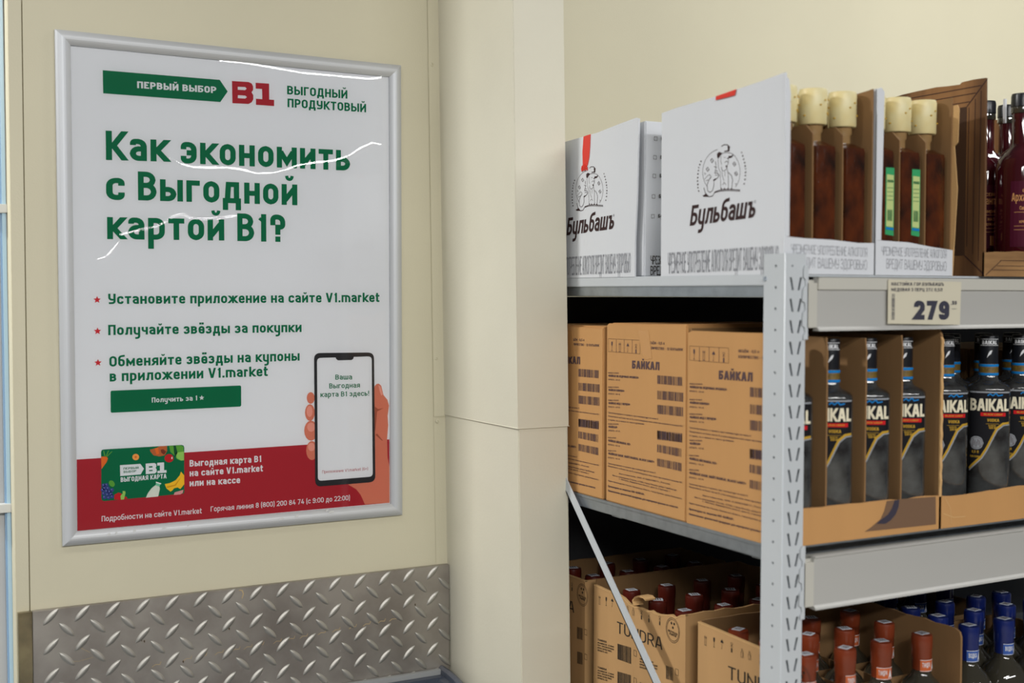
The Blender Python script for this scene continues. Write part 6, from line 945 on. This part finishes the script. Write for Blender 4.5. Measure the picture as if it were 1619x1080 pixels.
# narrow green tax labels on the front faces of two flasks
for x in (1.3835, 1.4375):
    m = MB(); LS = Sheet(lambda u, v, l: (u, 1.3520 - l, v))
    root = [o for o in COL.objects if o.name.startswith('amber_bottle') and abs(o.location.x - (1.3602 if x < 1.4 else 1.41375)) < .005 and o.location.y < 1.40][0]
    xc = root.location.x + .010
    LS.poly(m, [(xc - .0085, 1.688), (xc + .0085, 1.686), (xc + .0085, 1.787), (xc - .0085, 1.787)], .0002); m.build('green_label', 'ink_green_label', root, fix=False, label='narrow green side label')
    m = MB(); LS.poly(m, [(xc - .007, 1.70), (xc + .007, 1.699), (xc + .007, 1.776), (xc - .007, 1.777)], .0006); gl = m.build('label_field', 'ink_lime_label', root, fix=False)
    m = MB(); LS.text(m, 'БУЛЬБАШЪ', (xc - .006, 1.765), (xc + .006, 1.765), .004, .2, .001); LS.bars(m, [(xc - .005, 1.725), (xc + .005, 1.7245), (xc + .005, 1.708), (xc - .005, 1.7085)], .001, 5)
    for z in (1.757, 1.751, 1.745, 1.739): LS.line(m, [(xc - .006, z), (xc + .006, z)], .0007, .001)
    m.build('label_lettering', 'ink_green', root, fix=False)
    m = MB(); LS.line(m, [(xc - .0075, 1.697), (xc + .0075, 1.696)], .0035, .001); m.build('label_stripe', 'ink_blue', root, fix=False)

# berry liqueur bottles in the wood print carton
def berry_proto():
    r = thing('liqueur_bottle', (0, 0, 0), 'x', 'bottle')
    seg_build([('glass_body', [(.02, 0), (.038, 0), (.0395, .004), (.0395, .172), (.037, .186), (.028, .199), (.0165, .208), (.0148, .214), (.0142, .262)], 30, 'berry', None, 1, 1),
               ('neck_ring', [(.0165, .262), (.0168, .266), (.0162, .272)], 20, 'clear_glass', None, 1, 1),
               ('cap', [(.0158, .272), (.0168, .273), (.0168, .289), (.0158, .2935), (.008, .2938)], 20, 'cap_black', None, 1, 1)], r)
    CY = Sheet(lambda u, v, l: ((.0397 + l) * math.sin(u / .0397 - .35), -(.0397 + l) * math.cos(u / .0397 - .35), v))
    def wrap(name, items, mt, par):
        m = MB()
        for kd, *a in items:
            if kd == 'R':
                u0, v0, u1, v1, l = a; n = 12
                for k in range(n): CY.poly(m, [(u0 + (u1 - u0) * k / n, v0), (u0 + (u1 - u0) * (k + 1) / n, v0), (u0 + (u1 - u0) * (k + 1) / n, v1), (u0 + (u1 - u0) * k / n, v1)], l)
            else: CY.text(m, a[0], a[1], a[2], a[3], a[4], .0006)
        return m.build(name, mt, par, fix=False)
    lab = wrap('front_label', [('R', -.036, .045, .036, .150, .0003)], 'ink_plum', r)
    wrap('label_lettering', [('T', 'Архангельская', (-.034, .118), (.034, .118), .013, .15), ('T', 'Северная клюква', (-.022, .104), (.022, .104), .006, .14), ('T', 'НАСТОЙКА', (-.014, .091), (.014, .091), .005, .16), ('T', 'КРЕПКАЯ СЛАДКАЯ', (-.022, .083), (.022, .083), .004, .16), ('T', 'СЕВЕРНАЯ', (-.018, .132), (.018, .132), .005, .15)]
         + [('R', -.03, z, .03, z + .0006, .0006) for z in (.1000, .078, .072)] + [('R', -.010, .05, -.002, .066, .0006), ('R', .002, .05, .012, .064, .0006)], 'ink_plum_ink', lab)
    return r
bp_ = berry_proto()
for k, (x, y, lb) in enumerate(((1.686, 1.378, 'dark berry liqueur bottle nearest the right edge in the wood print carton'), (1.699, 1.462, 'dark berry liqueur bottle just behind the nearest one'), (1.612, 1.468, 'dark berry liqueur bottle hidden by the wood print side'), (1.768, 1.474, 'dark berry liqueur bottle whose black cap shows between two necks'), (1.772, 1.385, 'dark berry liqueur bottle right of the nearest one'), (1.70, 1.55, 'dark berry liqueur bottle in the third row'))):
    if k == 0: bp_.location = (x, y, 1.6302); bp_['label'] = lb; bp_['group'] = 'berry liqueur bottles in the wood print carton'
    else: copy_tree(bp_, (x, y, 1.6302), lb)
boxo('carton_tab', (1.7085, 1.43, 1.885), (1.7125, 1.4302 + .004, 1.925), 'ink_white', wb)

# squarish vodka bottles with black labels
def vodka_proto():
    r = thing('vodka_bottle', (0, 0, 0), 'x', 'bottle')
    PW, HW = 2.9, .0335
    seg_build([('glass_body', [(.02, 0), (.031, 0), (HW, .004), (HW, .204), (.0325, .2085), (.028, .2125), (.018, .2165), (.0150, .220), (.0140, .226)], 40, 'smoke_glass', PW, 1, 1),
               ('neck_band', [(.0148, .226), (.0150, .228), (.0150, .243), (.0146, .245)], 20, 'gold_dull', None, 1, 1),
               ('neck_ring', [(.0152, .2265), (.0155, .2275), (.0155, .2295), (.0152, .2305)], 20, 'ink_blue', None, 1, 1),
               ('neck_ring', [(.0152, .2405), (.0155, .2415), (.0155, .2435), (.0152, .2445)], 20, 'ink_blue', None, 1, 1),
               ('cap', [(.0142, .245), (.0146, .247), (.0146, .288), (.0140, .2905), (.008, .291)], 20, 'cap_black', None, 1, 1)], r)
    def fn(u, v, l):
        a = u / .0355; c, t = math.cos(a), math.sin(a)
        q = (HW + .0004 + l) * (abs(c) ** PW + abs(t) ** PW) ** (-1.0 / PW)
        return (q * t, -q * c, v)
    S = Sheet(fn)
    def ln(m, pts, w, l):
        P = []
        for a, b_ in zip(pts, pts[1:]):
            n = max(1, int(abs(a[0] - b_[0]) / .003)); P += [(a[0] + (b_[0] - a[0]) * k / n, a[1] + (b_[1] - a[1]) * k / n) for k in range(n)]
        S.line(m, P + [pts[-1]], w, l)
    W = .0315
    ol = [(-W, .078), (-.022, .088), (-.012, .099), (-.004, .113), (.004, .130), (.011, .1445), (.020, .152), (W, .153)]
    def base(u):
        for a, c in zip(ol, ol[1:]):
            if a[0] <= u <= c[0]: return a[1] + (c[1] - a[1]) * (u - a[0]) / (c[0] - a[0])
        return ol[-1][1]
    m = MB()
    for k in range(28):
        a, c = -W + 2 * W * k / 28, -W + 2 * W * (k + 1) / 28
        S.poly(m, [(a, base(a)), (c, base(c)), (c, .200), (a, .200)], .0001)
    lab = m.build('front_label', 'ink_label_black', r, fix=False, label='black label with mountain outline')
    m = MB(); ln(m, [(p[0], p[1] - .001) for p in ol], .0034, .0003)
    S.text(m, 'VODKA', (-.004, .154), (.014, .154), .0048, .2, .0005); ln(m, [(-.006, .1505), (.014, .1505)], .0005, .0005); S.text(m, 'BAIKAL', (-.002, .1465), (.010, .1465), .0025, .16, .0005); S.text(m, '500 М', (-.001, .1425), (.009, .1425), .0035, .2, .0005)
    S.text(m, '0,5 Л', (-.026, .103), (-.016, .103), .004, .2, .0005); S.text(m, 'ВОДКА ОСОБАЯ', (-.029, .096), (-.015, .096), .003, .18, .0005)
    m.build('gold_trim', 'ink_gold', lab, fix=False)
    m = MB(); ln(m, [(p[0] + .001, p[1] - .0038) for p in ol], .0017, .0005); m.build('silver_trim', 'ink_label_grey', lab, fix=False)
    m = MB(); ln(m, [(-W, .2008), (W, .2008)], .0022, .0003); m.build('silver_edge', 'ink_label_grey', lab, fix=False)
    m = MB(); S.text(m, 'BAIKAL', (-.0295, .171), (.0290, .171), .0195, .2, .0011, gap=.06); m.build('brand_lettering', 'ink_cream_letter', lab, fix=False)
    m = MB(); ln(m, [(-.014, .1655), (.024, .1655)], .0056, .0005); m.build('red_stripe', 'ink_label_red', lab, fix=False)
    m = MB(); S.text(m, 'BLACK LIGHT', (-.009, .1643), (.019, .1643), .0026, .16, .0008); m.build('stripe_lettering', 'ink_gold', lab, fix=False)
    m = MB(); ln(m, [(-.004, .1955), (.0, .1985), (.004, .1955), (.009, .1995), (.012, .1955), (.019, .197)], .0018, .0005); m.build('blue_flourish', 'ink_blue', lab, fix=False)
    m = MB(); c = (-.0195, .1195)
    for k in range(8):
        a0, a1 = c[0] - .0105 + .02100 * k / 8, c[0] - .0105 + .021 * (k + 1) / 8
        h0, h1 = [math.sqrt(max(0, .0105 ** 2 - (a - c[0]) ** 2)) for a in (a0, a1)]
        S.poly(m, [(a0, c[1] - h0 - .0002), (a1, c[1] - h1 - .0002), (a1, c[1] + h1 + .0002), (a0, c[1] + h0 + .0002)], .0005)
    m.build('seal_print', 'ink_label_grey', lab, fix=False)
    m = MB()
    for k in range(5): S.line(m, [(c[0] - .006 + .003 * k, c[1] - .007 + (k % 2) * .003), (c[0] - .004 + .0022 * k, c[1] + .006 - (k % 3) * .002)], .0008, .0008)
    S.line(m, [(c[0] + .0088 * math.cos(a * math.pi / 8), c[1] + .0088 * math.sin(a * math.pi / 8)) for a in range(16)], .0005, .0008, True)
    m.build('seal_lines', 'ink_ink', lab, fix=False)
    CY = Sheet(lambda u, v, l: ((.0147 + l) * math.sin(u / .0147), -(.0147 + l) * math.cos(u / .0147), v))
    m = MB(); CY.text(m, 'BAIKAL', (-.012, .2765), (.012, .2765), .0062, .2, .0004)
    for z in (.2745, .2845):
        for k in range(10): CY.poly(m, [(-.016 + .0032 * k, z), (-.0128 + .0032 * k, z), (-.0128 + .0032 * k, z + .0007), (-.016 + .0032 * k, z + .0007)], .0004)
    CY.poly(m, [(-.004, .255), (-.0015, .258), (.0025, .262), (.004, .2675), (.0005, .266), (-.002, .2615)], .0004)
    m.build('cap_print', 'ink_white', r, fix=False)
    return r
vp = vodka_proto()
vs = []
names4 = ('first', 'second', 'third', 'fourth')
for j in range(3):
    for i, x in enumerate((1.208, 1.2855, 1.360, 1.4345)):
        vs.append((x, 1.3835 + .0745 * j, R(-37), 'vodka bottle, %s row, %s from the post in the divided carton' % (('front', 'middle', 'rear')[j], names4[i])))
for j in range(2):
    for i, x in enumerate((1.5455, 1.6265, 1.7035, 1.7735)):
        vs.append((x, (1.385 if i else 1.402) + .077 * j, R(-30 if i == 0 else -44), 'vodka bottle, %s row, %s from the left in the carton without dividers' % (('front', 'rear')[j], names4[i])))
for k, (x, y, rz, lb) in enumerate(vs):
    if k == 0: vp.location = (x, y, Zs + .0035); vp.rotation_euler.z = rz; vp['label'] = lb; vp['group'] = 'black label vodka bottles on the middle shelf'
    else: copy_tree(vp, (x, y, Zs + .0035), lb, rz)

# ---------------- bottom shelf
ZB = .80
BX = 1.2
def capsule_proto(name, cm, glass, strip):
    r = thing(name, (0, 0, 0), 'x', 'bottle')
    H = .26
    seg_build([('glass_body', [(.02, 0), (.035, 0), (.0365, .004), (.0365, .150), (.034, .165), (.026, .178), (.0165, .187), (.0138, .194), (.0132, .215)], 26, glass, None, 1, 1),
               ('capsule', [(.0142, .197), (.0146, .214), (.0152, .2155), (.0152, .2285), (.0158, .230), (.0160, .246), (.0152, .2500), (.010, .2512)], 22, cm, None, 1, 1)], r)
    m = MB(); m.box((-.0085, -.0075, .2513), (.0085, .0075, .2518)); m.build('top_seal', 'seal_white', r)
    m = MB()
    for a in (-.004, 0, .004): m.box((a - .0009, -.005, .2519), (a + .0009, .005, .2521))
    m.build('seal_print', 'ink_ink', r)
    if strip:
        CY = Sheet(lambda u, v, l: ((.0150 + l) * math.sin(u / .015 - .1), -(.0150 + l) * math.cos(u / .015 - .1), v)); m = MB()
        for k in range(10): CY.poly(m, [(-.014 + .0028 * k, .196), (-.0112 + .0028 * k, .196), (-.0112 + .0028 * k, .214), (-.014 + .0028 * k, .214)], .0003)
        st = m.build('neck_strip', 'strip_orange' if strip == 1 else 'ink_blue_ink', r, fix=False)
        m = MB(); CY.text(m, 'ТУНДРА' if strip == 1 else 'ВОДКА', (-.011, .203), (.002, .203), .007, .14, .0006); CY.poly(m, [(.004, .198), (.011, .198), (.0075, .212)], .0006)
        for z in (.1965, .2132):
            for k in range(10): CY.poly(m, [(-.014 + .0028 * k, z), (-.0112 + .0028 * k, z), (-.0112 + .0028 * k, z + .0007), (-.014 + .0028 * k, z + .0007)], .0006)
        m.build('strip_print', 'ink_white', st, fix=False)
    return r
red = capsule_proto('red_capsule_bottle', 'capsule_red', 'dark_glass', 0)
org = capsule_proto('orange_capsule_bottle', 'capsule_orange', 'clear_glass', 1)
blu = capsule_proto('blue_capsule_bottle', 'capsule_blue', 'clear_glass', 2)
def grow(r, k):
    for c in children(r):
        c.data.transform(Matrix.Scale(k, 4))
        for g_ in children(c): g_.data.transform(Matrix.Scale(k, 4))
for p_ in (red, org, blu): grow(p_, 1.0345)
def fill(proto, xs, ys, zz, lab, group, rz=0, seed=1):
    rs = random.Random(seed); first = proto.location.length < 1e-6
    rows = ('front', 'second', 'third', 'rear')
    for j, y in enumerate(ys):
        for i, x in enumerate(xs):
            lb = '%s, %s row, %s from left' % (lab, rows[j], names4[i])
            p = (x + rs.uniform(-.002, .002), y + rs.uniform(-.002, .002), zz)
            if first: proto.location = p; proto['label'] = lb; proto['group'] = group; first = False
            else: copy_tree(proto, p, lb, rs.uniform(-.5, .5), group)

def tundra_box(label, y0, y1, zt, side, rim, front, off, x0=BX + .001, x1=1.535, prn=True):
    b = thing('cardboard_box', ((x0 + x1) / 2, (y0 + y1) / 2, ZB), label, 'box', 'brown cartons on the bottom shelf')
    panelX('side_panel', side, x0, T_, 'card_kraft', b)
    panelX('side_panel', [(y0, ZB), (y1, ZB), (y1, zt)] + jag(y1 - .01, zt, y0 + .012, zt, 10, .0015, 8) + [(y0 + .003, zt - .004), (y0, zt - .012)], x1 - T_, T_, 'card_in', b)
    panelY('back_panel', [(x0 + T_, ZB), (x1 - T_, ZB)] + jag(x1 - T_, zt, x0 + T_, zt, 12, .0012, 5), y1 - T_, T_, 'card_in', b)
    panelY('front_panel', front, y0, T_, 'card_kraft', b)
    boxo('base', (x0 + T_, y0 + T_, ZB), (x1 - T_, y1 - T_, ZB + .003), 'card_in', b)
    m = MB()
    e = [p for p in rim]
    for a, c in zip(e, e[1:]): m.prism([(x0 - .0006, a[0], a[1] - .0015), (x0 - .0006, c[0], c[1] - .0015), (x0 - .0006, c[0], c[1] + .0006), (x0 - .0006, a[0], a[1] + .0006)], (T_ + .0012, 0, 0))
    m.build('torn_rim', 'card_edge', b)
    if prn: sheet_items(side_sheet(x0), TUND, b, 'carton_print', off, .0004, .0042)
    return b
rimA = [(1.8999, 1.0657), (1.8518, 1.0636), (1.827, 1.0657), (1.8021, 1.0621), (1.7845, 1.0553), (1.7669, 1.0543), (1.7483, 1.0564), (1.7297, 1.0553), (1.7173, 1.059), (1.709, 1.0574), (1.6966, 1.0574), (1.6759, 1.061), (1.6604, 1.0652), (1.649, 1.0626), (1.633, 1.0709), (1.6205, 1.074)]
tA = tundra_box('tall open brown carton with torn upper edge, behind the white diagonal brace', 1.6205, 1.9009, 1.075, [(1.6205, ZB), (1.9009, ZB)] + rimA, rimA, [(BX + .005, ZB), (1.531, ZB), (1.531, 1.0724)] + jag(1.51, 1.0729, BX + .02, 1.074, 14, .002, 3) + [(BX + .005, 1.074)], (0, 0))
m = MB(); pts3 = [(1.7711, 1.0553), (1.7752, 1.0641), (1.7669, 1.0724), (1.7555, 1.0771), (1.7421, 1.0781), (1.7338, 1.075)]
for k, (a, c) in enumerate(zip(pts3, pts3[1:])):
    m.face([(BX, a[0], a[1]), (BX, c[0], c[1]), (BX + .018, c[0] - .004, c[1] + .001), (BX + .018, a[0] - .004, a[1] + .001)])
tf = m.build('torn_flap', 'card_edge', tA, fix=False, label='curled torn cardboard flap')
sd = tf.modifiers.new('thick', 'SOLIDIFY'); sd.thickness = .003
rimB = [(1.5869, 1.0709), (1.5414, 1.0703), (1.4897, 1.0688), (1.4276, 1.0672), (1.348, 1.0662)]
tB = tundra_box('open brown carton of orange capped bottles standing behind the lower post', 1.348, 1.5869, 1.0729, [(1.348, ZB), (1.5869, ZB)] + rimB, rimB, [(BX + .005, ZB), (1.531, ZB), (1.531, .975)] + jag(1.52, .975, BX + .02, .975, 12, .0015, 4) + [(BX + .005, .975)], (-.314, .0046))
for yd in (1.428, 1.508): panelY('divider', rect(BX + .006, ZB + .004, 1.53, ZB + .185), yd, .002, 'card_in', tB)
for xd in (1.289, 1.367, 1.447): panelX('divider', rect(1.353, ZB + .004, 1.582, ZB + .185), xd, .002, 'card_in', tB)
rim0 = [(2.07, 1.0637), (2.0, 1.0641), (1.9315, 1.0655)]
t0 = tundra_box('open brown carton in deep shade beside the pillar on the bottom shelf', 1.9315, 2.09, 1.067, [(1.9315, ZB), (2.09, ZB)] + [(2.09, 1.0637)] + rim0[1:], rim0, [(BX + .005, ZB), (1.531, ZB), (1.531, 1.066), (BX + .005, 1.066)], (.285, -.003))
t4 = tundra_box('open brown carton of blue capped bottles at the right on the bottom shelf', 1.348, 1.557, 1.01, [(1.348, ZB), (1.557, ZB), (1.557, .98), (1.348, .98)], [(1.557, .98), (1.348, .98)], rect(1.5405, ZB, 1.862, .93), (0, 0), 1.5365, 1.867, False)
t5 = tundra_box('open brown carton of blue capped bottles in the second row of the bottom shelf', 1.605, 1.84, 1.02, [(1.605, ZB), (1.84, ZB), (1.84, 1.0), (1.605, 1.0)], [(1.84, 1.0), (1.605, 1.0)], rect(1.5405, ZB, 1.862, 1.0), (0, 0), 1.5365, 1.867, False)
fill(red, (1.246, 1.3252, 1.4043, 1.4866), (1.681, 1.7612, 1.845), ZB + .0032, 'red capped bottle in the torn carton', 'red capped bottles on the bottom shelf')
fill(red, (1.247, 1.325, 1.404, 1.486), (1.975, 2.05), ZB + .0032, 'red capped bottle in the shaded carton beside pillar', 'red capped bottles on the bottom shelf', seed=4)
fill(org, (1.2502, 1.3293, 1.4033, 1.4907), (1.3893, 1.4695, 1.546), ZB + .0032, 'orange capped bottle in carton behind the post', 'orange capped bottles on the bottom shelf', seed=2)
fill(blu, (1.5983, 1.6805, 1.7597, 1.827), (1.3898, 1.454, 1.517), ZB + .0032, 'blue capped bottle in the nearer right carton', 'blue capped bottles on the bottom shelf', seed=3)
fill(blu, (1.5983, 1.6805, 1.7597, 1.827), (1.65, 1.725, 1.80), ZB + .0032, 'blue capped bottle in the farther right carton', 'blue capped bottles on the bottom shelf', seed=6)
